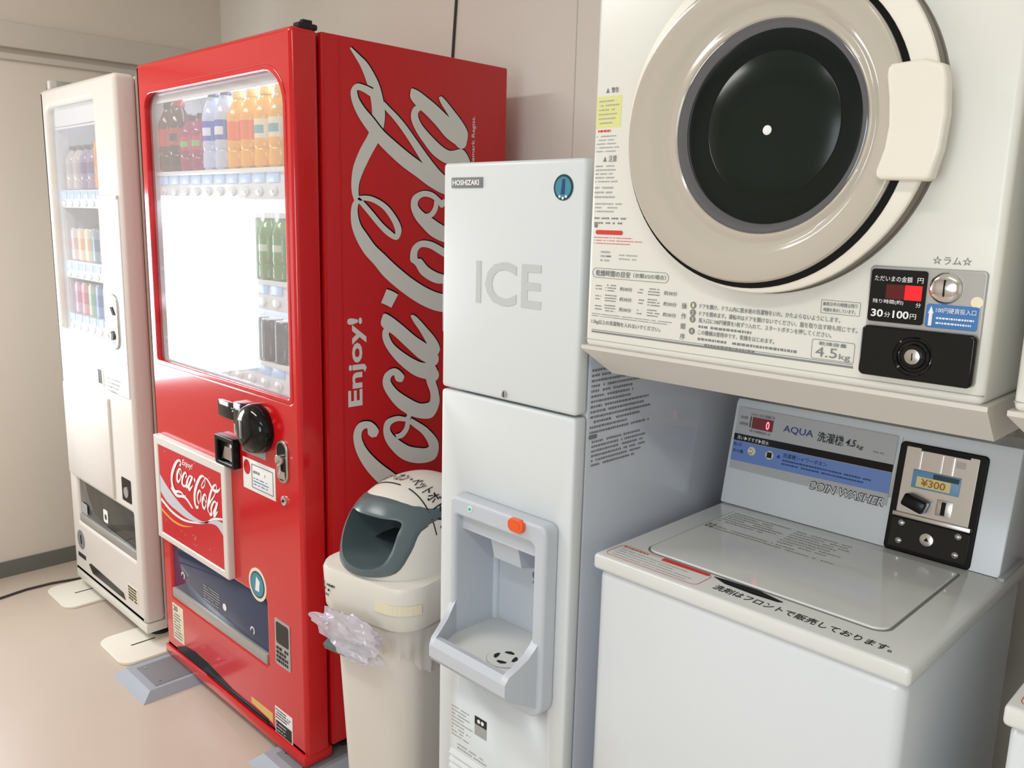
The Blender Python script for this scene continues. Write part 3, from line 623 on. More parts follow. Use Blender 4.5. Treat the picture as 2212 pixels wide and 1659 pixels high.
for i, (a, bd_, c, nm) in enumerate(U1):
    bottle(WX[i], 1.107, 1.488, 0.150 if i < 4 else 0.205, 0.029, a, bd_, c, '%s bottle, %s on the white machine top shelf' % (nm, nth(i, 6)), H1)
for k, (zz, g, shn, cols) in enumerate(((1.246, H2, 'middle', [((226, 208, 212), (210, 170, 176), 'pinkish'), ((236, 216, 190), (226, 176, 130), 'orange cream'), ((236, 226, 206), (220, 196, 160), 'cream'), ((140, 170, 184), (90, 130, 160), 'teal'), ((176, 140, 168), (140, 84, 130), 'purple'), ((150, 120, 150), (110, 70, 110), 'dark purple')]),
                                  (1.058, H3, 'bottom', [((200, 160, 190), (180, 120, 160), 'mauve'), ((224, 150, 156), (200, 100, 110), 'rose'), ((170, 200, 170), (130, 180, 150), 'pale green'), ((120, 150, 196), (80, 110, 170), 'blue'), ((176, 206, 196), (120, 180, 170), 'mint'), ((150, 150, 196), (110, 110, 170), 'lilac')]))):
    for i, (a, bd_, nm) in enumerate(cols):
        can(WX[i], 1.107, zz, 0.112, 0.0275, a, bd_, '%s can, %s on the white machine %s shelf' % (nm, nth(i, 6), shn), g)

# ================================================================ floor plates and floor cord
def slab(name, x0, x1, y0, y1, th, material, label, cat, group, slot=True):
    r = thing(name, ((x0+x1)/2, (y0+y1)/2, 0), label, cat, group)
    MB().shape([rrect(x0, x1, y0, y1, (0.0, 0.0, 0.045, 0.045))], 0.0, th, top(0), 0.002).build('plate', material, r)
    if slot: MB().box((x0+x1)/2-0.003, (x0+x1)/2+0.003, y0+0.07, y0+0.15, th, th+0.0006).build('slot', 'rubber', r)
    return r
GP = 'anti-tip floor plates'
slab('floor_plate', -3.372, -3.140, 0.930, 1.30, 0.010, 'plate', 'cream floor plate under the far foot of the white machine, next to the left wall', 'floor plate', GP)
slab('floor_plate', -2.830, -2.604, 0.924, 1.30, 0.010, 'plate', 'cream floor plate under the white machine foot nearest the red machine', 'floor plate', GP)
def pad(x0, x1, y0, label):
    r = thing('floor_plate', ((x0+x1)/2, y0+0.2, 0), label, 'floor plate', GP)
    MB().add([(x0, y0, 0), (x1, y0, 0), (x1, y0+0.4, 0), (x0, y0+0.4, 0), (x0+0.026, y0+0.032, 0.024), (x1-0.026, y0+0.032, 0.024), (x1-0.026, y0+0.4, 0.024), (x0+0.026, y0+0.4, 0.024)],
             [(3, 2, 1, 0), (4, 5, 6, 7), (0, 1, 5, 4), (1, 2, 6, 5), (2, 3, 7, 6), (3, 0, 4, 7)]).build('plate', 'greyplate', r)
    MB().box(x0+0.05, x1-0.04, y0+0.055, y0+0.22, 0.024, 0.0255, 0.0005).build('rubber_pad', 'greypad', r)
    for sx, sy in ((x0+0.07, y0+0.075), (x1-0.06, y0+0.075)):
        MB().cyl(sx, sy, 0.004, 0.0255, 0.027, top(0), 0, 10).build('screw', 'steel', r)
    MB().box(x0+0.09, x1-0.07, y0+0.20, y0+0.235, 0.024, 0.036, 0.003).build('foot_clamp', 'rubber', r)
pad(-2.585, -2.352, 0.884, 'grey sloped-edge floor plate with dark pad under the left foot of the red machine')
pad(-1.905, -1.690, 0.975, 'grey sloped-edge floor plate under the right foot of the red machine by the bin')
tag(MB().tube([(-3.375, -0.4, 0.005), (-3.42, 0.30, 0.005), (-3.41, 0.62, 0.005), (-3.402, 0.788, 0.005), (-3.421, 0.880, 0.005), (-3.418, 0.97, 0.005), (-3.396, 1.06, 0.005), (-3.39, 1.4, 0.005), (-3.40, 1.75, 0.005)], 0.0045).build('power_cord', 'cable', origin=(-3.40, 0.8, 0)),
    'dark power cord lying on the floor along the left wall', 'cord')

# ================================================================ ice dispenser
I0, I1, IY = -1.162, -0.842, 0.998
ice = thing('ice_dispenser', (-1.0, 1.30, 0), 'tall narrow white ice dispenser lettered ICE between the bin and the washer', 'ice dispenser')
b = MB().box(I0+0.002, I1-0.001, 1.030, 1.61, 0.05, 1.516, 0.003)
body = b.build('cabinet', 'iceside', ice)
cut(body, MB().box(-1.092, -0.884, 0.9, 1.083, 0.66, 0.925))
idoor = MB().box(I0, I1, IY, 1.028, 1.1265, 1.5195, 0.007, 3).build('upper_door', 'ice', ice)
lowp = MB().box(I0, I1, IY, 1.028, 0.052, 1.1225, 0.006, 3).build('front_panel', 'ice', ice)
cut(lowp, MB().box(-1.092, -0.884, 0.9, 1.2, 0.66, 0.925))
F = front(IY)
MB().text('I', -1.0735, -1.0615, 1.286, 1.357, F, bold=0.02).text('C', -1.051, -0.977, 1.285, 1.358, F, bold=0.02).text('E', -0.966, -0.922, 1.287, 1.357, F, bold=0.02).build('ice_lettering', 'iceink', idoor)
np_ = MB().box(-1.138, -1.061, IY-0.002, IY, 1.4775, 1.4945, 0.0005).build('name_plate', 'gink', idoor)
MB().text('HOSHIZAKI', -1.134, -1.068, 1.4815, 1.4905, front(IY-0.002), bold=0.03).build('printed_text', 'paper', np_)
bg = MB().cyl(-0.8825, 1.4765, 0.0195, 0, 0.001, F, 0, 36).cyl(-0.8825, 1.4765, 0.0160, 0.001, 0.0014, F, 1, 36).build('round_badge', ['tealdark', 'teal'], idoor)
MB().prism([(-0.887, 1.466), (-0.879, 1.466), (-0.879, 1.489), (-0.884, 1.489)], 0.0014, 0.0018, F, 1).cyl(-0.889, 1.463, 0.0022, 0.001, 0.0018, F, 0, 8).cyl(-0.8825, 1.4605, 0.0022, 0.001, 0.0018, F, 0, 8).cyl(-0.876, 1.463, 0.0022, 0.001, 0.0018, F, 0, 8).build('badge_mark', ['paper', 'navy'], bg)
MB().cyl(-0.999, 1.138, 0.0065, 0, 0.003, F, 0, 20, 0.001).box(-1.0, -0.998, IY-0.0036, IY-0.003, 1.1335, 1.1425, 0, 2, 1).build('door_lock', ['panelgrey', 'rubber'], idoor)
MB().box(I0-0.006, I0, 1.004, 1.026, 1.225, 1.325, 0.002).build('door_grip', FILM2, idoor)
MB().box(I0-0.005, I0+0.02, 1.006, 1.03, 1.500, 1.506).box(I0-0.004, I0, 1.006, 1.022, 1.370, 1.378).build('hinge', 'rubber', ice)
# protruding dispenser bay: cheeks, header, back, tray
D0, D1 = -1.098, -0.866
def yz(pts, u0, u1, bb, mi=0):
    bb.prism(pts, u0, u1, lambda u, v, w: (-0.876+(w+0.876)*(1-0.15*max(0.0, min(1.0, (0.966-u)/0.075))), u, v), mi)
b = MB().shape([rrect(D0, D1, 0.602, 0.944, (0.012, 0.014, 0.03, 0.02), 6), rrect(-1.084, -0.892, 0.672, 0.910, (0.006, 0.010, 0.002, 0.002))], -0.033, 0.0, front(0.966), 0.006, 0, 3)
lipc = [(0.975, 0.750), (0.962, 0.735), (0.945, 0.722), (0.920, 0.712), (0.900, 0.706), (0.891, 0.695), (0.891, 0.674), (0.900, 0.662), (0.975, 0.620)]
yz(lipc, D0+0.001, D0+0.014, b); yz(lipc, -0.8915, -0.876, b)
yz([(0.975, 0.676), (0.925, 0.676), (0.912, 0.704), (0.900, 0.706), (0.891, 0.695), (0.891, 0.674), (0.900, 0.662), (0.975, 0.620)], D0+0.014, -0.8915, b)
bay = b.build('dispenser_bay', 'disp', ice)
b = MB().box(-1.087, -0.886, 1.072, 1.080, 0.672, 0.922)
b.box(-1.091, -1.0835, 0.972, 1.073, 0.672, 0.922).box(-0.8925, -0.885, 0.972, 1.073, 0.672, 0.922).box(-1.087, -0.886, 0.972, 1.07, 0.9125, 0.924)
b.cyl(-1.084, 0, 0.009, 0.676, 0.915, lambda u, v, w: (u, 1.072+v, w), 0, 16)
b.build('bay_lining', 'disp', bay)
tr = MB().box(-1.084, -0.892, 0.918, 1.072, 0.674, 0.682, 0.001).build('drip_tray', 'tray', bay)
b = MB().cyl(-0.955, 0.972, 0.034, 0.682, 0.6828, ident, 2, 40).cyl(-0.955, 0.972, 0.0330, 0.6828, 0.6836, ident, 0, 40)
for k in range(4):
    a = PI/2*k+0.35
    b.prism([(-0.955+0.018*math.cos(a+d)*q, 0.972+0.018*math.sin(a+d)*q) for d, q in ((-0.55, 0.95), (0.0, 0.75), (0.55, 0.95), (0.40, 1.15), (0, 1.25), (-0.40, 1.15))], 0.6836, 0.6842, ident, 1)
b.build('drain_grate', ['tray', 'black', 'pink'], tr)
b = MB(); yz([(0.985, 0.915), (0.985, 0.880), (1.064, 0.850), (1.064, 0.915)], -1.084, -0.892, b)
b.build('header_slope', 'disp', bay)
b = MB(); yz([(0.995, 0.878), (1.005, 0.838), (1.060, 0.822), (1.064, 0.866)], -1.022, -0.955, b)
b.build('ice_spout', 'disp', bay)
MB().cyl(-1.045, 0.930, 0.0055, 0, 0.0012, front(0.966), 1, 16).cyl(-1.045, 0.930, 0.003, 0.001, 0.002, front(0.966), 0, 12).build('power_light', ['green', 'paper'], bay)
MB().shape([rrect(-0.946, -0.911, 0.922, 0.945, 0.010)], -0.001, 0.008, front(0.966), 0.002).shape([rrect(-0.939, -0.918, 0.9275, 0.9395, 0.005)], 0.0075, 0.0086, front(0.966)).build('ice_button', 'orange', bay)
MB().box(-0.946, -0.912, 0.9652, 0.966, 0.9405, 0.9435).build('sticker', 'paper', bay)
MB().lathe([(0.006, 0.0003), (0.0075, 0.0003), (0.0075, 0.0006), (0.006, 0.0006)], 16, front(1.072), 0, (-0.983, 0.796)).prism([(-0.990, 0.780), (-0.976, 0.780), (-0.983, 0.792)], 0.0002, 0.0006, front(1.072)).build('printed_icon', 'gink', bay)
# lower labels and louvre
MB().lines(-1.122, -1.062, 0.446, 0.512, 9, F, 0, 41, 0.42, 0.1, 0.5).build('printed_text', 'pink', lowp)
MB().lines(-1.105, -1.012, 0.423, 0.438, 2, F, 0, 42, 0.5).build('printed_text', 'pink', lowp)
MB().box(-1.057, -1.025, IY-0.0008, IY, 0.500, 0.516).box(-1.057, -1.025, IY-0.0008, IY, 0.478, 0.500, 0, 2, 1).cyl(-1.046, 0.508, 0.004, 0.0008, 0.0012, F, 2, 12).cyl(-1.036, 0.508, 0.004, 0.0008, 0.0012, F, 2, 12).build('warning_sticker', ['ink', 'pink', 'paper'], lowp)
b = MB()
for k in range(22):
    b.add([(-1.122, 0.420-k*0.0145, 0.0005), (-0.905, 0.420-k*0.0145, 0.0005), (-0.905, 0.411-k*0.0145, 0.007), (-1.122, 0.411-k*0.0145, 0.007), (-0.905, 0.408-k*0.0145, 0.0005), (-1.122, 0.408-k*0.0145, 0.0005)], [(0, 1, 2, 3), (3, 2, 4, 5)], F)
b.build('louvre', 'ice', lowp)
SI = side(I1-0.001)
b = MB().lines(1.036, 1.20, 1.090, 1.20, 13, SI, 0, 43, 0.5, 0.08, 0.45)
b.lines(1.042, 1.19, 1.035, 1.082, 6, SI, 0, 44, 0.5, 0.08, 0.3)
b.shape([rrect(1.034, 1.055, 1.0835, 1.0905, 0.0034)], 0.0001, 0.0009, SI)
b.build('printed_text', 'gink', body)
for fx, fy in ((I0+0.04, 1.06), (I1-0.04, 1.06), (I0+0.04, 1.56), (I1-0.04, 1.56)):
    MB().cyl(fx, fy, 0.018, 0, 0.052, top(0)).build('foot', 'rubber', ice)

# ================================================================ waste bin
BL = Vector((-1.468, 1.185, 0)); BR_ = math.radians(10.5)
def BF(x, y, z):
    return (BL.x+x*math.cos(BR_)-y*math.sin(BR_), BL.y+x*math.sin(BR_)+y*math.cos(BR_), z)
bin_ = thing('waste_bin', BL, 'cream plastic waste bin with a domed lid and grey hatch beside the red machine', 'waste bin')
def ring(hx, hy, r, z, n=6): return [(p[0], p[1], z) for p in rrect(-hx, hx, -hy, hy, r, n)]
def loft(rings, fr, mb, mi=0, capb=True, capt=True):
    k = len(rings[0]); vs = [p for r in rings for p in r]; fs = []
    for i in range(len(rings)-1):
        for j in range(k): fs.append((i*k+j, i*k+(j+1) % k, (i+1)*k+(j+1) % k, (i+1)*k+j))
    if capb: fs.append(list(range(k))[::-1])
    if capt: fs.append(list(range((len(rings)-1)*k, len(rings)*k)))
    return mb.add(vs, fs, fr, mi)
rim = [ring(0.098, 0.140, 0.05, 0.0), ring(0.100, 0.142, 0.05, 0.01)]+[ring(0.100+0.022*t/10, 0.142+0.024*t/10, 0.055, 0.01+0.56*t/10) for t in range(1, 11)]
loft(rim, BF, MB()).build('bin_body', 'binbody', bin_)
loft([ring(0.136, 0.182, 0.062, 0.566), ring(0.139, 0.185, 0.064, 0.571), ring(0.143, 0.189, 0.066, 0.655), ring(0.140, 0.186, 0.066, 0.664), ring(0.128, 0.176, 0.064, 0.668)], BF, MB()).build('lid_collar', 'binlid', bin_)
# dome
QA, QB, QC, QP, QZ = 0.132, 0.180, 0.184, 2.35, 0.667
def dome_y(x, z):
    t = 1-abs(x/QA)**QP-abs((z-QZ)/QC)**QP
    return -QB*max(t, 0)**(1/QP)
rings = []
for i in range(41):
    a = PI/2*i/40*0.985
    s = math.cos(a)**(2/QP); z = QZ+QC*math.sin(a)**(2/QP)
    r_ = []
    for j in range(120):
        q = 2*PI*j/120; c_, s_ = math.cos(q), math.sin(q)
        r_.append((QA*s*math.copysign(abs(c_)**(2/QP), c_), QB*s*math.copysign(abs(s_)**(2/QP), s_), z))
    rings.append(r_)
dome = loft(rings, BF, MB()).build('lid_dome', 'binlid', bin_, smooth=50)
HO = [(-0.076, 0.792), (-0.030, 0.797), (0.030, 0.797), (0.074, 0.792), (0.078, 0.766), (0.075, 0.728), (0.057, 0.697), (0.020, 0.684), (-0.020, 0.684), (-0.057, 0.697), (-0.075, 0.728), (-0.079, 0.766)]
HI = [(x*0.94, 0.75+(z-0.75)*0.94) for x, z in HO]
CU_ = [(x*1.07, 0.75+(z-0.75)*1.07) for x, z in HI]
cutb = MB(); n = len(HI)
cutb.add([(x, -0.26, z) for x, z in CU_]+[(x, -0.012, z) for x, z in CU_], [list(range(n))[::-1], list(range(n, 2*n))]+[(i, (i+1) % n, n+(i+1) % n, n+i) for i in range(n)], BF)
cut(dome, cutb)
OU = [(-0.104, 0.804), (-0.045, 0.822), (0.035, 0.824), (0.112, 0.796), (0.101, 0.766), (0.098, 0.728), (0.080, 0.685), (0.030, 0.672), (-0.030, 0.672), (-0.084, 0.685), (-0.108, 0.728), (-0.116, 0.770)]
def smooth_loop(L, sub=4):
    out = []; n = len(L)
    for i in range(n):
        p0, p1, p2, p3 = L[i-1], L[i], L[(i+1) % n], L[(i+2) % n]
        for s in range(sub):
            t = s/sub
            out.append(tuple(0.5*((2*p1[q])+(-p0[q]+p2[q])*t+(2*p0[q]-5*p1[q]+4*p2[q]-p3[q])*t*t+(-p0[q]+3*p1[q]-3*p2[q]+p3[q])*t**3) for q in (0, 1)))
    return out
so, si = smooth_loop(OU), smooth_loop(HI)
n = len(so); vs = []; fs = []
lev = 10
for k in range(lev+1):
    t = k/lev
    for (a, b_) in zip(so, si):
        x = a[0]+(b_[0]-a[0])*t; z = a[1]+(b_[1]-a[1])*t
        off = 0.001 if k == 0 else (0.008 if k < lev else 0.007)
        vs.append((x, dome_y(x, z)-off, z))
for (x, z) in si: vs.append((x*0.98, -0.105, 0.75+(z-0.75)*0.98))
for (x, z) in si: vs.append((x*0.80, -0.020, 0.76+(z-0.75)*0.80))
for k in range(lev+2):
    for j in range(n): fs.append((k*n+j, k*n+(j+1) % n, (k+1)*n+(j+1) % n, (k+1)*n+j))
hat = MB().add(vs, fs, BF)
hatch = hat.build('hatch_frame', 'bingrey', bin_, smooth=40)
MB().add([(x*0.80, -0.021, 0.76+(z-0.75)*0.80) for x, z in si], [list(range(n))], BF).add([(-0.05, -0.08, 0.715), (0.05, -0.08, 0.715), (0.05, -0.022, 0.80), (-0.05, -0.022, 0.80), (0.05, -0.022, 0.72), (-0.05, -0.022, 0.72)], [(0, 1, 4, 5)], BF).build('hatch_inside', 'bindark', hatch)
# writing on the dome top, wrapped over it
tm_ = MB().text('ビン・カン・ペットボトル', -0.070, 0.122, -0.035, 0.006, ident, bold=0.008)
lnb = MB()
for q in range(24):
    if q not in (11, 12, 13): lnb.box(-0.075+q*0.008, -0.067+q*0.008, -0.048, -0.045, 0, 0.0004)
def dome_z(x, y):
    t = 1-abs(x/QA)**QP-abs(y/QB)**QP
    return QZ+QC*max(t, 0)**(1/QP)
w_ = MB()
for src in (tm_, lnb):
    w_.add([(min(max(v[0], -0.128), 0.128), v[1]-0.018, dome_z(v[0], v[1]-0.018)+0.0016+v[2]) for v in src.v], src.f, BF)
w_.build('handwriting', 'ink', dome, smooth=0)
def CF(u, v, w):
    s = 1 if u > 0 else -1; a = max(abs(u)-0.077, 0)/0.066
    x = min(abs(u), 0.077)+(0.066+w)*math.sin(a); y = -0.189+0.066-(0.066+w)*math.cos(a)
    return BF(s*x, y, v)
st = MB()
for k in range(10): st.box(0.052+0.011*k, 0.063+0.011*k, 0.606, 0.628, -0.0005, 0.0009, 0, 2, 0, CF)
st = st.build('sticker', 'stickeryel', bin_)
MB().lines(-0.135, -0.062, 0.596, 0.632, 3, CF, 0, 51, 0.45, 0.12, 0.35, 0.0006).build('printed_text', 'ink', bin_)
b = MB().prism([(-0.162, 0.497), (-0.192, 0.482), (-0.186, 0.468), (-0.160, 0.474)], -0.105, 0.015, lambda u, v, w: BF(w, u, v))
b.build('handle', 'bingrey', bin_)
# plastic liner hanging out under the collar
rg = random.Random(5)
vs = []; fs = []; N = 96; Lv = 7
base = rrect(-0.1, 0.1, -0.1, 0.1, 0.05, 23)[:N]
for k in range(Lv):
    t = k/(Lv-1)
    for j in range(N):
        a = 2*PI*j/N
        px, py = base[j]
        nx_, ny_ = math.cos(math.atan2(py, px)), math.sin(math.atan2(py, px))
        wob = 0.006*math.sin(9*a+2.1*k*0.4)+0.004*math.sin(23*a+1.3)
        hx = 0.141-0.002*t+wob*t; hy = 0.185-0.002*t+wob*t
        x = px/0.1*hx; y = py/0.1*hy
        low = 0.468+0.052*math.cos(a+1.9)+0.006*math.sin(5*a)+0.003*math.sin(13*a)
        vs.append((x, y, 0.565+(low-0.565)*t))
for k in range(Lv-1):
    for j in range(N): fs.append((k*N+j, k*N+(j+1) % N, (k+1)*N+(j+1) % N, (k+1)*N+j))
bag = MB().add(vs, fs, BF).build('bin_liner', FILM, smooth=60, origin=(BL.x, BL.y, 0.45))
tag(bag, 'clear crumpled plastic bin bag hanging out below the lid of the waste bin', 'bin bag')
# crumpled bunch of the same bag at the front left
bm = bmesh.new(); bmesh.ops.create_icosphere(bm, subdivisions=4, radius=1.0)
rg = random.Random(11)
for v in bm.verts:
    p = v.co.copy()
    d = 0.92+0.55*noise.noise(p*1.6+Vector((5, 2, 1)))-0.30*abs(noise.noise(p*3.6+Vector((3, 1, 7))))+rg.uniform(-0.10, 0.10)
    cx = 0.022+p.x*d*0.096; cy = -0.234+p.y*d*0.030; cz = 0.556+p.z*d*0.046-0.18*(cx-0.022)
    v.co = (cx, cy, cz)
MB().addbm(bm, BF).build('crumpled_bunch', FILM2, bag, smooth=18)

# ================================================================ tumble dryer on the wall stand
DY = 1.103
def build_dryer(label):
    r = thing('tumble_dryer', (-0.608, 1.40, 1.173), label, 'tumble dryer', 'coin tumble dryers')
    F = front(DY)
    body = MB().box(-0.917, -0.300, DY, 1.69, 1.221, 1.905, 0.010, 3).build('cabinet', 'cream', r)
    b = MB()
    b.add([(-0.920, DY-0.004, 1.223), (-0.293, DY-0.004, 1.223), (-0.293, 1.66, 1.223), (-0.920, 1.66, 1.223),
           (-0.920, DY-0.004, 1.217), (-0.293, DY-0.004, 1.217), (-0.293, 1.66, 1.217), (-0.920, 1.66, 1.217),
           (-0.890, 1.148, 1.173), (-0.294, 1.148, 1.173), (-0.294, 1.64, 1.173), (-0.890, 1.64, 1.173)],
          [(0, 1, 2, 3), (0, 4, 5, 1), (1, 5, 6, 2), (2, 6, 7, 3), (3, 7, 4, 0), (4, 8, 9, 5), (5, 9, 10, 6), (6, 10, 11, 7), (7, 11, 8, 4), (8, 11, 10, 9)])
    b.build('base_pan', 'pan', r)
    MB().box(-0.916, -0.301, DY-0.0004, DY+0.01, 1.2335, 1.2345).build('seam_line', 'pink', body)
    # door
    dc = (-0.599, 1.5590)
    d = MB().cyl(dc[0], dc[1], 0.2250, -0.0005, 0.005, F, 0, 96).lathe([(0.2235, 0.005), (0.2235, 0.027)], 96, F, 0, dc, cap=False).lathe([(0.2235, 0.027), (0.2225, 0.031), (0.2190, 0.033), (0.0, 0.033)], 96, F, 1, dc, cap=False).build('door', ['ringedge', 'cream2'], r)
    G = front(DY-0.033)
    rc = (-0.6098, 1.5498)
    MB().cyl(rc[0], rc[1], 0.2080, 0.0, 0.0012, G, 0, 96).build('ring_gap', 'black', d)
    rc2 = (-0.6135, 1.5515)
    def RG(u, v, w):                                    # the inner lip sits a little off centre in the ring
        t = max(0.0, min(1.0, (0.180-math.hypot(u-rc2[0], v-rc2[1]))/0.04))
        return G(u+0.0215*t, v+0.0015*t, w)
    MB().lathe([(0.2025, 0.0008), (0.2025, 0.004), (0.200, 0.007), (0.195, 0.0082), (0.170, 0.0085), (0.164, 0.0075), (0.158, 0.0040), (0.152, 0.0022), (0.147, 0.0030), (0.143, 0.0052), (0.1395, 0.0056), (0.136, 0.0035), (0.133, 0.0014)], 128, RG, 0, rc2, cap=False).build('door_ring', 'ring', d)
    MB().cyl(rc2[0]+0.0205, rc2[1]+0.0015, 0.1390, 0.0011, 0.0016, G, 0, 64).build('lens_base', 'ringglass', d)
    gc = (-0.585, 1.5530)
    MB().lathe([(0.1365, 0.0012), (0.1365, 0.0052), (0.1335, 0.0062), (0.1280, 0.0052), (0.1210, 0.0036)], 96, G, 0, (-0.5920, 1.5530), cap=False).build('lens_rim', 'ringglass', d)
    gl = MB().lathe([(0.1240, 0.0020), (0.1236, 0.0056), (0.118, 0.0068), (0.100, 0.0080), (0.060, 0.0092), (0.0, 0.0098)], 96, G, 0, gc, cap=False).build('door_glass', 'drum', d)
    MB().lathe([(0.094, 0.0086), (0.093, 0.0092), (0.050, 0.0102), (0.0, 0.0106)], 72, G, 0, (gc[0]+0.004, gc[1]+0.002), cap=False).build('inner_lens', 'drum2', gl)
    MB().lathe([(0.0062, 0.0100), (0.0062, 0.0114), (0.0050, 0.0122), (0, 0.0124)], 20, G, 0, (-0.585, 1.5500), cap=False).build('centre_cap', 'paper', gl)
    hp = [(-0.446, 1.622), (-0.408, 1.624), (-0.3855, 1.616), (-0.3805, 1.600), (-0.3765, 1.560), (-0.379, 1.520), (-0.3865, 1.487), (-0.392, 1.484), (-0.446, 1.486), (-0.4515, 1.490), (-0.4525, 1.497), (-0.4450, 1.523), (-0.4425, 1.550), (-0.4455, 1.582), (-0.4505, 1.608), (-0.4500, 1.617)]
    hp = [(x*0.968+0.004, 1.4276+(z-1.4276)*0.968) for x, z in hp]
    MB().shape([hp], 0.0, 0.022, G, 0.005, 0, 3).build('door_handle', 'cream2', d)
    # printed column at the left
    b = MB()
    b.text('警告', -0.882, -0.868, 1.6255, 1.6335, F, 0).text('注意', -0.882, -0.866, 1.5205, 1.5305, F, 0)
    b.prism([(-0.893, 1.626), (-0.886, 1.626), (-0.8895, 1.633)], 0.0002, 0.0006, F, 0).prism([(-0.893, 1.521), (-0.886, 1.521), (-0.8895, 1.529)], 0.0002, 0.0006, F, 0)
    b.box(-0.911, -0.861, DY-0.0003, DY, 1.573, 1.621, 0, 2, 2)
    b.lines(-0.906, -0.864, 1.577, 1.617, 6, F, 1, 61, 0.4)
    b.lines(-0.906, -0.868, 1.5655, 1.571, 1, F, 3, 62, 0.7)
    b.lines(-0.908, -0.862, 1.534, 1.563, 5, F, 1, 63, 0.35)
    b.lines(-0.908, -0.862, 1.487, 1.517, 5, F, 1, 64, 0.4)
    b.lines(-0.908, -0.858, 1.462, 1.484, 3, F, 1, 65, 0.4)
    b.lines(-0.906, -0.850, 1.440, 1.458, 3, F, 1, 66, 0.4)
    b.lines(-0.906, -0.840, 1.421, 1.436, 2, F, 0, 67, 0.4)
    b.cyl(-0.902, 1.4205, 0.0035, 0.0002, 0.0008, F, 0, 12)
    b.shape([rrect(-0.902, -0.847, 1.4065, 1.4135, 0.0034)], 0.0001, 0.0006, F, 0, 3)
    b.lines(-0.905, -0.800, 1.390, 1.404, 3, F, 3, 68, 0.28)
    b.lines(-0.890, -0.865, 1.362, 1.382, 3, F, 1, 69, 0.5).lines(-0.852, -0.800, 1.366, 1.378, 2, F, 1, 70, 0.4)
    b.box(-0.877, -0.869, DY-0.0005, DY, 1.371, 1.3735, 0, 2, 0)
    # drying time table
    b.shape([rrect(-0.905, -0.755, 1.3365, 1.3525, 0.0078), rrect(-0.9043, -0.7557, 1.3372, 1.3518, 0.0072)], 0.0001, 0.0005, F, 0, 4)
    b.text('乾燥時間の目安', -0.898, -0.828, 1.3395, 1.3495, F, 4, bold=0.01).text('（衣類3/2の場合）', -0.822, -0.760, 1.341, 1.3485, F, 4)
    for q, (u, seed) in enumerate(((-0.897, 71), (-0.812, 75))):
        for k in range(3):
            z1 = 1.328-k*0.0165
            b.lines(u+0.020, u+0.044, z1-0.013, z1, 3, F, 4, seed+k, 0.45, 0.15, 0.3)
            b.lines(u, u+0.014, z1-0.012, z1-0.002, 2, F, 4, seed+9+k, 0.4)
            b.text('約30分', u+0.050, u+0.074, z1-0.0095, z1-0.003, F, 4)
    b.lines(-0.903, -0.735, 1.272, 1.279, 2, F, 4, 80, 0.35, 0.1, 0.2)
    b.text('1.5kg以上の洗濯物を入れないでください。', -0.903, -0.765, 1.2595, 1.2680, F, 4)
    # how-to lines
    for k, ch in enumerate('操作順序'): b.text(ch, -0.7285, -0.7195, 1.3005-k*0.0155, 1.3095-k*0.0155, F, 0)
    for k, zz in enumerate((1.3035, 1.2925, 1.2825, 1.2645)):
        b.cyl(-0.708, zz+0.004, 0.0052, 0.0002, 0.0006, F, 0, 16).text(str(k+1), -0.7097, -0.7063, zz+0.0012, zz+0.0068, F, 2, 0.0008)
    L = [('ドアを開け、ドラム内に脱水後の洗濯物をいれ、かたよらないようにします。', -0.697, -0.432-0.05, 1.3035), ('ドアを閉めます。運転中はドアを開けないでください、服を取り出す時も同じです。', -0.697, -0.458, 1.2925),
         ('投入口に100円硬貨を1枚ずつ入れて、スタートボタンを押してください。', -0.697, -0.492, 1.2825), ('この機械は使用中です、乾燥をはじめます。', -0.697, -0.573, 1.2645)]
    for s, u0, u1, zz in L: b.text(s, u0, u1, zz, zz+0.0072, F, 4)
    b.lines(-0.697, -0.59, 1.2740, 1.2790, 1, F, 4, 81, 0.8).lines(-0.697, -0.53, 1.2555, 1.2605, 1, F, 4, 82, 0.8).lines(-0.697, -0.575, 1.2475, 1.2525, 1, F, 4, 83, 0.8)
    b.shape([rrect(-0.510, -0.457, 1.3145, 1.3325, 0.001), rrect(-0.5094, -0.4576, 1.3151, 1.3319, 0.0006)], 0.0001, 0.0005, F, 0, 4)
    b.text('■表示中の時間は残り', -0.507, -0.461, 1.3245, 1.3300, F, 0).text('時間を表示しています。', -0.506, -0.463, 1.3170, 1.3220, F, 0)
    b.shape([rrect(-0.518, -0.459, 1.2525, 1.2790, 0.003), rrect(-0.5174, -0.4596, 1.2531, 1.2784, 0.0026)], 0.0001, 0.0005, F, 0, 4)
    b.text('乾燥容量', -0.508, -0.470, 1.2715, 1.2765, F, 4).text('4.5', -0.512, -0.482, 1.2560, 1.2690, F, 4).text('kg', -0.479, -0.464, 1.2535, 1.2630, F, 4)
    b.box(-0.902, -0.459, DY-0.0006, DY, 1.2460, 1.2488, 0, 2, 0).box(-0.902, -0.459, DY-0.0006, DY, 1.2505, 1.2512, 0, 2, 4)
    b.text('☆ラム☆', -0.375, -0.331, 1.3865, 1.3965, F, 4)
    b.build('printed_text', ['gink', 'pink', 'yellowband', 'redink', 'gink'], body)
    # coin panel
    cpn = MB().shape([rrect(-0.448, -0.3105, 1.243, 1.3815, 0.006)], -0.001, 0.004, F, 0.002).build('coin_panel', 'panelgrey', r)
    H = front(DY-0.004)
    ds = MB().shape([rrect(-0.445, -0.3765, 1.3115, 1.3775, 0.004)], -0.001, 0.0016, H).build('amount_display', 'blackg', cpn)
    J = front(DY-0.0056)
    MB().text('ただいまの金額', -0.440, -0.394, 1.3625, 1.3695, J).text('円', -0.388, -0.381, 1.3625, 1.3690, J).build('printed_text', 'paper', ds)
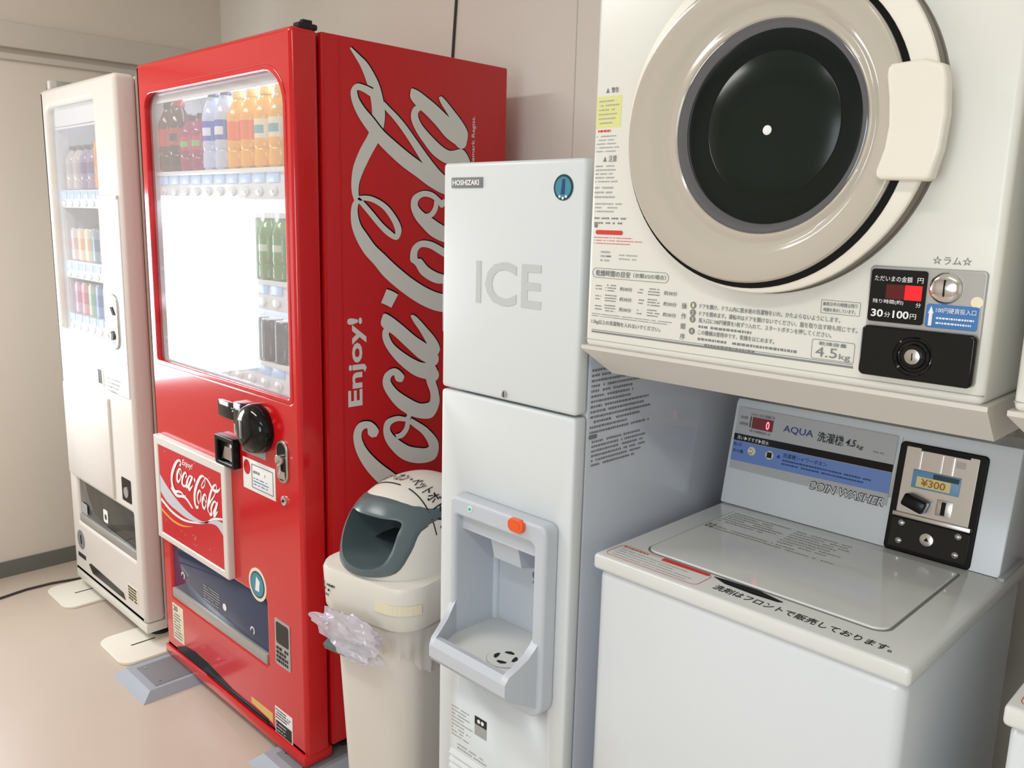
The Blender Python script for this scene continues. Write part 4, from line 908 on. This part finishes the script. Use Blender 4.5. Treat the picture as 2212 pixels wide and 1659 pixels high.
    MB().text('残り時間(約)', -0.440, -0.402, 1.3340, 1.3400, J).text('分', -0.387, -0.381, 1.3330, 1.3385, J).text('30', -0.4405, -0.4255, 1.3175, 1.3270, J, bold=0.02).text('分', -0.424, -0.4165, 1.3180, 1.3245, J).text('100', -0.4135, -0.394, 1.3175, 1.3270, J, bold=0.02).text('円', -0.3925, -0.385, 1.3180, 1.3245, J).build('printed_text', 'paper', ds)
    MB().box(-0.4245, -0.4015, DY-0.0064, DY-0.005, 1.3410, 1.3590).box(-0.4015, -0.3815, DY-0.0064, DY-0.005, 1.3410, 1.3590, 0, 2, 1).build('led_window', ['leddim', 'led'], ds)
    MB().lathe([(0.0195, 0.0), (0.0195, 0.001), (0.0180, 0.0035), (0.012, 0.0062), (0.0, 0.0075)], 40, H, 0, (-0.3550, 1.3590)).box(-0.3558, -0.3542, DY-0.0122, DY-0.009, 1.3490, 1.3690, 0, 2, 1).build('coin_slot', ['chrome', 'black'], cpn)
    MB().cyl(-0.3190, 1.3445, 0.0068, 0, 0.0006, H, 0, 20).build('round_mark', 'stickeryel', cpn)
    bl = MB().shape([rrect(-0.3745, -0.3155, 1.3105, 1.3390, 0.003)], -0.0005, 0.0010, H).build('blue_label', 'labelblue', cpn)
    K = front(DY-0.005)
    MB().prism([(-0.372, 1.3275), (-0.3655, 1.3275), (-0.3687, 1.3365)], 0.0, 0.0004, K).box(-0.3707, -0.3667, DY-0.0054, DY-0.005, 1.3125, 1.3275).text('100円硬貨投入口', -0.3630, -0.3180, 1.3290, 1.3355, K).lines(-0.3620, -0.3185, 1.3135, 1.3255, 2, K, 0, 85, 0.4, 0.1, 0.1).build('printed_text', 'paper', bl)
    cb = MB().shape([rrect(-0.4465, -0.3110, 1.2430, 1.3065, 0.007)], -0.001, 0.012, H, 0.003).build('coin_box', 'blackg', cpn)
    MB().lathe([(0.0245, 0.012), (0.0225, 0.0145), (0.0195, 0.0125), (0.0165, 0.0145), (0.014, 0.012), (0.0, 0.012)], 40, H, 0, (-0.3800, 1.2735), cap=False).build('lock_surround', 'blackg', cb)
    MB().cyl(-0.3800, 1.2735, 0.0095, 0.012, 0.0155, H, 0, 28, 0.001).box(-0.3806, -0.3794, DY-0.0203, DY-0.0195, 1.2690, 1.2780, 0, 2, 1).build('lock_cylinder', ['steel', 'black'], cb)
    return r
dry = build_dryer('cream coin tumble dryer with a round dark door mounted above the washer')
dry.location = (-0.5472, 1.2600, 1.1985); dry.scale = (0.90, 0.90, 0.90)
# ---------------------------------------------------------------- wall stand that carries it
def build_stand(label):
    r = thing('dryer_stand', (-0.55, 1.60, 0), label, 'stand', 'dryer stands')
    for x in (-0.70, -0.40):
        MB().box(x-0.02, x+0.02, 1.560, 1.600, 0, 1.70, 0.002).build('post', 'trim', r)
        MB().box(x-0.02, x+0.02, 1.25, 1.560, 1.172, 1.1978, 0.002).build('bracket_arm', 'trim', r)
    MB().box(-0.72, -0.38, 1.600, 1.640, 1.10, 1.14).build('cross_bar', 'trim', r)
    return r
std = build_stand('beige steel post stand behind the washer carrying the dryer')
# ================================================================ coin washer
def build_washer(label):
    r = thing('washing_machine', (-0.61, 1.37, 0), label, 'washing machine', 'coin washing machines')
    W0, W1 = -0.874, -0.341
    cab = MB().box(W0+0.006, W1-0.006, 1.106, 1.632, -0.085, 0.842, 0.018, 3).build('cabinet', 'washer', r)
    MB().box(W0+0.02, W1-0.02, 1.125, 1.61, -0.1241, -0.08).build('plinth', 'rubber', r)
    tp = MB().box(W0, W1, 1.098, 1.645, 0.838, 0.866, 0.007, 3).build('top_cover', 'lid', r)
    T = top(0.866)
    ld = MB().shape([rrect(-0.820, -0.406, 1.176, 1.480, (0.006, 0.006, 0.022, 0.022))], -0.002, 0.0035, T, 0.0016).build('lid', 'lid', r)
    MB().shape([rrect(-0.824, -0.402, 1.172, 1.484, (0.008, 0.008, 0.025, 0.025)), rrect(-0.8195, -0.4065, 1.1765, 1.4795, (0.006, 0.006, 0.022, 0.022))], 0.0001, 0.0006, T).build('lid_gap', 'gink', r)
    MB().prism([(-0.676, 1.165), (-0.655, 1.168), (-0.600, 1.171), (-0.553, 1.160), (-0.560, 1.155), (-0.60, 1.152), (-0.650, 1.154)], 0.0002, 0.0012, T).build('lid_grip', 'black', r)
    b = MB()
    b.lines(-0.812, -0.690, 1.395, 1.465, 6, top(0.8695), 0, 91, 0.40, 0.1, 0.3).lines(-0.680, -0.560, 1.375, 1.462, 7, top(0.8695), 0, 92, 0.36, 0.1, 0.3).lines(-0.812, -0.560, 1.350, 1.372, 2, top(0.8695), 0, 93, 0.4)
    b.lines(-0.815, -0.80, 1.352, 1.378, 2, top(0.8695), 1, 94, 0.8, 0, 0)
    b.build('printed_text', ['pink', 'gink'], ld)
    b = MB()
    b.text('洗剤はフロントで販売しております。', -0.655, -0.378, 1.1235, 1.1430, T, 0)
    b.shape([rrect(-0.862, -0.678, 1.113, 1.168, 0.012), rrect(-0.8612, -0.6788, 1.1138, 1.1672, 0.0112)], 0.0001, 0.0005, T, 0, 1)
    b.prism([(-0.775, 1.170), (-0.685, 1.170), (-0.684, 1.160), (-0.775, 1.158)], 0.0002, 0.0007, T, 2)
    b.lines(-0.855, -0.785, 1.158, 1.166, 1, T, 2, 95, 0.6).lines(-0.85, -0.69, 1.117, 1.154, 4, T, 3, 96, 0.25)
    b.build('printed_text', ['ink', 'redink', 'redink', 'pink'], tp)
    # sloping back console
    P = slope
    cs = MB()
    pr = [(1.512, 0.867), (1.550, 1.070), (1.556, 1.078), (1.64, 1.078), (1.64, 0.867)]
    bm = bmesh.new()
    a_ = [bm.verts.new((-0.877, y, z)) for y, z in pr]; c_ = [bm.verts.new((-0.352, y, z)) for y, z in pr]
    bm.faces.new(a_); bm.faces.new(c_[::-1])
    for i in range(5): bm.faces.new((a_[i], a_[(i+1) % 5], c_[(i+1) % 5], c_[i]))
    bmesh.ops.recalc_face_normals(bm, faces=bm.faces[:])
    bmesh.ops.bevel(bm, geom=[e for e in bm.edges if e.calc_length() < 0.4], offset=0.004, segments=2, profile=0.5, affect='EDGES')
    con = cs.addbm(bm).build('console', 'washer', r)
    MB().prism([(-0.549, 0.090), (-0.541, 0.199), (-0.538, 0.001), (-0.548, 0.001)], 0.0, 0.0016, P).build('panel_edge', 'panelgrey', con)
    sp = MB().prism([(-0.868, 0.071), (-0.549, 0.071), (-0.549, 0.198), (-0.868, 0.198)], 0.0024, 0.0036, P).build('control_panel', 'washgrey', con)
    b = MB()
    b.prism([(-0.868, 0.088), (-0.549, 0.093), (-0.549, 0.131), (-0.868, 0.128)], 0.0036, 0.0042, P, 0)
    b.prism([(-0.868, 0.129), (-0.549, 0.132), (-0.549, 0.146), (-0.868, 0.143)], 0.0036, 0.0042, P, 1)
    b.build('colour_bands', ['blue', 'black'], sp)
    Q = lambda u, v, w: P(u, v, w+0.0042)
    b = MB()
    b.text('AQUA', -0.765, -0.704, 0.163, 0.178, Q, 0)
    b.text('洗濯機', -0.695, -0.644, 0.160, 0.179, Q, 1, bold=0.006).text('4.5', -0.640, -0.621, 0.163, 0.176, Q, 1, bold=0.015, shear=0.2).text('kg', -0.619, -0.606, 0.160, 0.169, Q, 1, shear=0.2)
    b.lines(-0.588, -0.562, 0.160, 0.164, 1, Q, 2, 101, 0.6)
    b.build('title_text', ['navy', 'ink', 'gink', 'paper'], sp)
    b = MB()
    b.text('ただいまの金額 円', -0.838, -0.787, 0.184, 0.190, Q, 2).text('残り時間(約) 分', -0.836, -0.790, 0.150, 0.156, Q, 2)
    b.build('printed_text', ['navy', 'ink', 'gink', 'paper'], sp)
    b = MB()
    b.text('金額', -0.860, -0.844, 0.175, 0.181, Q, 2).text('残時間', -0.860, -0.842, 0.162, 0.168, Q, 2).box(-0.838, -0.836, 0.160, 0.182, 0.0, 0.0004, 0, 2, 1, Q)
    b.build('printed_text', ['navy', 'ink', 'gink', 'paper'], sp)
    b = MB()
    b.text('洗い▶すすぎ▶脱水', -0.860, -0.790, 0.132, 0.140, lambda u, v, w: P(u, v, w+0.0043), 3)
    b.text('洗濯槽シャワーボタン', -0.757, -0.668, 0.115, 0.124, Q, 0).lines(-0.757, -0.580, 0.099, 0.113, 2, Q, 0, 102, 0.45, 0.05, 0.1)
    b.prism([(-0.770, 0.112), (-0.762, 0.112), (-0.766, 0.119)], 0, 0.0004, Q, 0)
    b.text('洗い方', -0.866, -0.848, 0.118, 0.125, Q, 0).text('水の量', -0.866, -0.842, 0.105, 0.112, Q, 0)
    b.build('printed_text', ['navy', 'ink', 'gink', 'paper'], sp)
    MB().cyl(-0.824, 0.1135, 0.0085, 0, 0.0012, Q, 0, 20).lines(-0.829, -0.819, 0.107, 0.119, 3, lambda u, v, w: Q(u, v, w+0.0012), 1, 103, 0.6).build('start_button', ['stickeryel', 'brown'], sp)
    MB().cyl(-0.785, 0.1135, 0.0085, 0, 0.0012, Q, 0, 20).box(-0.790, -0.780, 0.108, 0.119, 0.0012, 0.002, 0, 2, 1, Q).build('shower_button', ['stickeryel', 'rubber'], sp)
    lw = MB().box(-0.833, -0.788, 0.159, 0.182, -0.001, 0.0006, 0, 2, 0, Q).build('led_window', 'leddim', sp)
    MB().text('0', -0.802, -0.795, 0.162, 0.178, lambda u, v, w: Q(u, v, w+0.0006), bold=0.01).build('led_digit', 'ledtext', lw)
    MB().text('COIN WASHER', -0.697, -0.554, 0.067, 0.084, lambda u, v, w: P(u, v, w+0.0034), 0, bold=0.045, shear=0.22).text('COIN WASHER', -0.6965, -0.5545, 0.0685, 0.0825, lambda u, v, w: P(u, v, w+0.0041), 1, bold=0.002, shear=0.22).build('script_text', ['ink', 'washer'], con)
    # coin unit
    cu_ = MB().shape([rrect(-0.542, -0.398, -0.003, 0.192, 0.008)], -0.004, 0.006, P, 0.002).build('coin_unit', 'black', r)
    sf = MB().shape([rrect(-0.530, -0.411, 0.067, 0.185, 0.002)], 0.003, 0.0072, P, 0.0006).build('steel_plate', 'steel', cu_)
    MB().box(-0.534, -0.406, 0.060, 0.068, 0.004, 0.0115, 0.001, 2, 0, P).build('plate_lip', 'steel', sf)
    for gu, gw in ((-0.504, 0.0085), (-0.469, 0.0085), (-0.4505, 0.0100)):
        MB().box(gu-0.0012, gu+0.0012, 0.148, 0.179, 0.0072, gw, 0, 2, 0, P).build('coin_guide', 'chrome', sf)
    MB().box(-0.505, -0.425, 0.181, 0.185, 0.0072, 0.0090, 0, 2, 0, P).build('top_slot', 'black', sf)
    MB().box(-0.446, -0.430, 0.163, 0.174, 0.0072, 0.0080, 0, 2, 0, P).build('sticker', 'panelgrey', sf)
    pt = MB().box(-0.512, -0.434, 0.115, 0.147, 0.0072, 0.0100, 0.0006, 2, 0, P).build('price_holder', 'priceblue', sf)
    MB().box(-0.504, -0.448, 0.118, 0.136, 0.0100, 0.0106, 0, 2, 0, P).box(-0.478, -0.436, 0.1365, 0.145, 0.0100, 0.0106, 0, 2, 1, P).build('price_card', ['yellow', 'tealdark'], pt)
    MB().text('¥300', -0.496, -0.456, 0.1205, 0.1335, lambda u, v, w: P(u, v, w+0.0106), bold=0.012).build('printed_text', 'brown', pt)
    MB().box(-0.517, -0.478, 0.078, 0.100, 0.0072, 0.030, 0.004, 2, 0, lambda u, v, w: P(-0.497+(u+0.497)*0.96+(v-0.089)*0.28, v-(u+0.497)*0.28, w)).build('turn_knob', 'black', sf)
    MB().box(-0.466, -0.440, 0.076, 0.104, 0.0072, 0.0086, 0.0004, 2, 0, P).box(-0.4575, -0.4505, 0.078, 0.101, 0.0080, 0.0094, 0, 2, 1, P).build('coin_slot', ['steel', 'black'], sf)
    bp = MB().shape([rrect(-0.535, -0.405, 0.004, 0.058, 0.004)], 0.004, 0.0080, P, 0.001).build('lock_plate', 'blackg', cu_)
    for su, sv in ((-0.5165, 0.0495), (-0.5165, 0.0175), (-0.4230, 0.0495), (-0.4230, 0.0175)):
        MB().lathe([(0.0058, 0.008), (0.0055, 0.0098), (0.0035, 0.0115), (0, 0.012)], 16, P, 0, (su, sv)).build('screw', 'chrome', bp)
    MB().cyl(-0.4710, 0.0305, 0.0115, 0.008, 0.0110, P, 0, 28, 0.001).prism([(-0.475, 0.028), (-0.467, 0.028), (-0.471, 0.035)], 0.011, 0.0113, P, 1).build('lock_cylinder', ['steel', 'black'], bp)
    MB().box(-0.353, -0.343, 1.50, 1.63, 0.866, 0.872, 0.001).build('hinge_cover', 'washgrey', r)
    return r
wash = build_washer('white top loading coin washer beside the ice dispenser')
wash.location = (-0.5612, 1.2604, 0.1142); wash.scale = (0.92, 0.92, 0.92)
# the next pair, only its edge in the picture
d2 = copy_tree(dry); d2.location.x += 0.583
tag(d2, 'cream tumble dryer next along from the round-door dryer, only its left edge in view', 'tumble dryer', 'coin tumble dryers')
w2 = copy_tree(wash); w2.location.x += 0.590
tag(w2, 'white coin washer beyond the coin washer with the price card, only its corner in view', 'washing machine', 'coin washing machines')
s2 = copy_tree(std); s2.location.x += 0.583
tag(s2, 'beige steel post stand under the dryer at the right edge', 'stand', 'dryer stands')
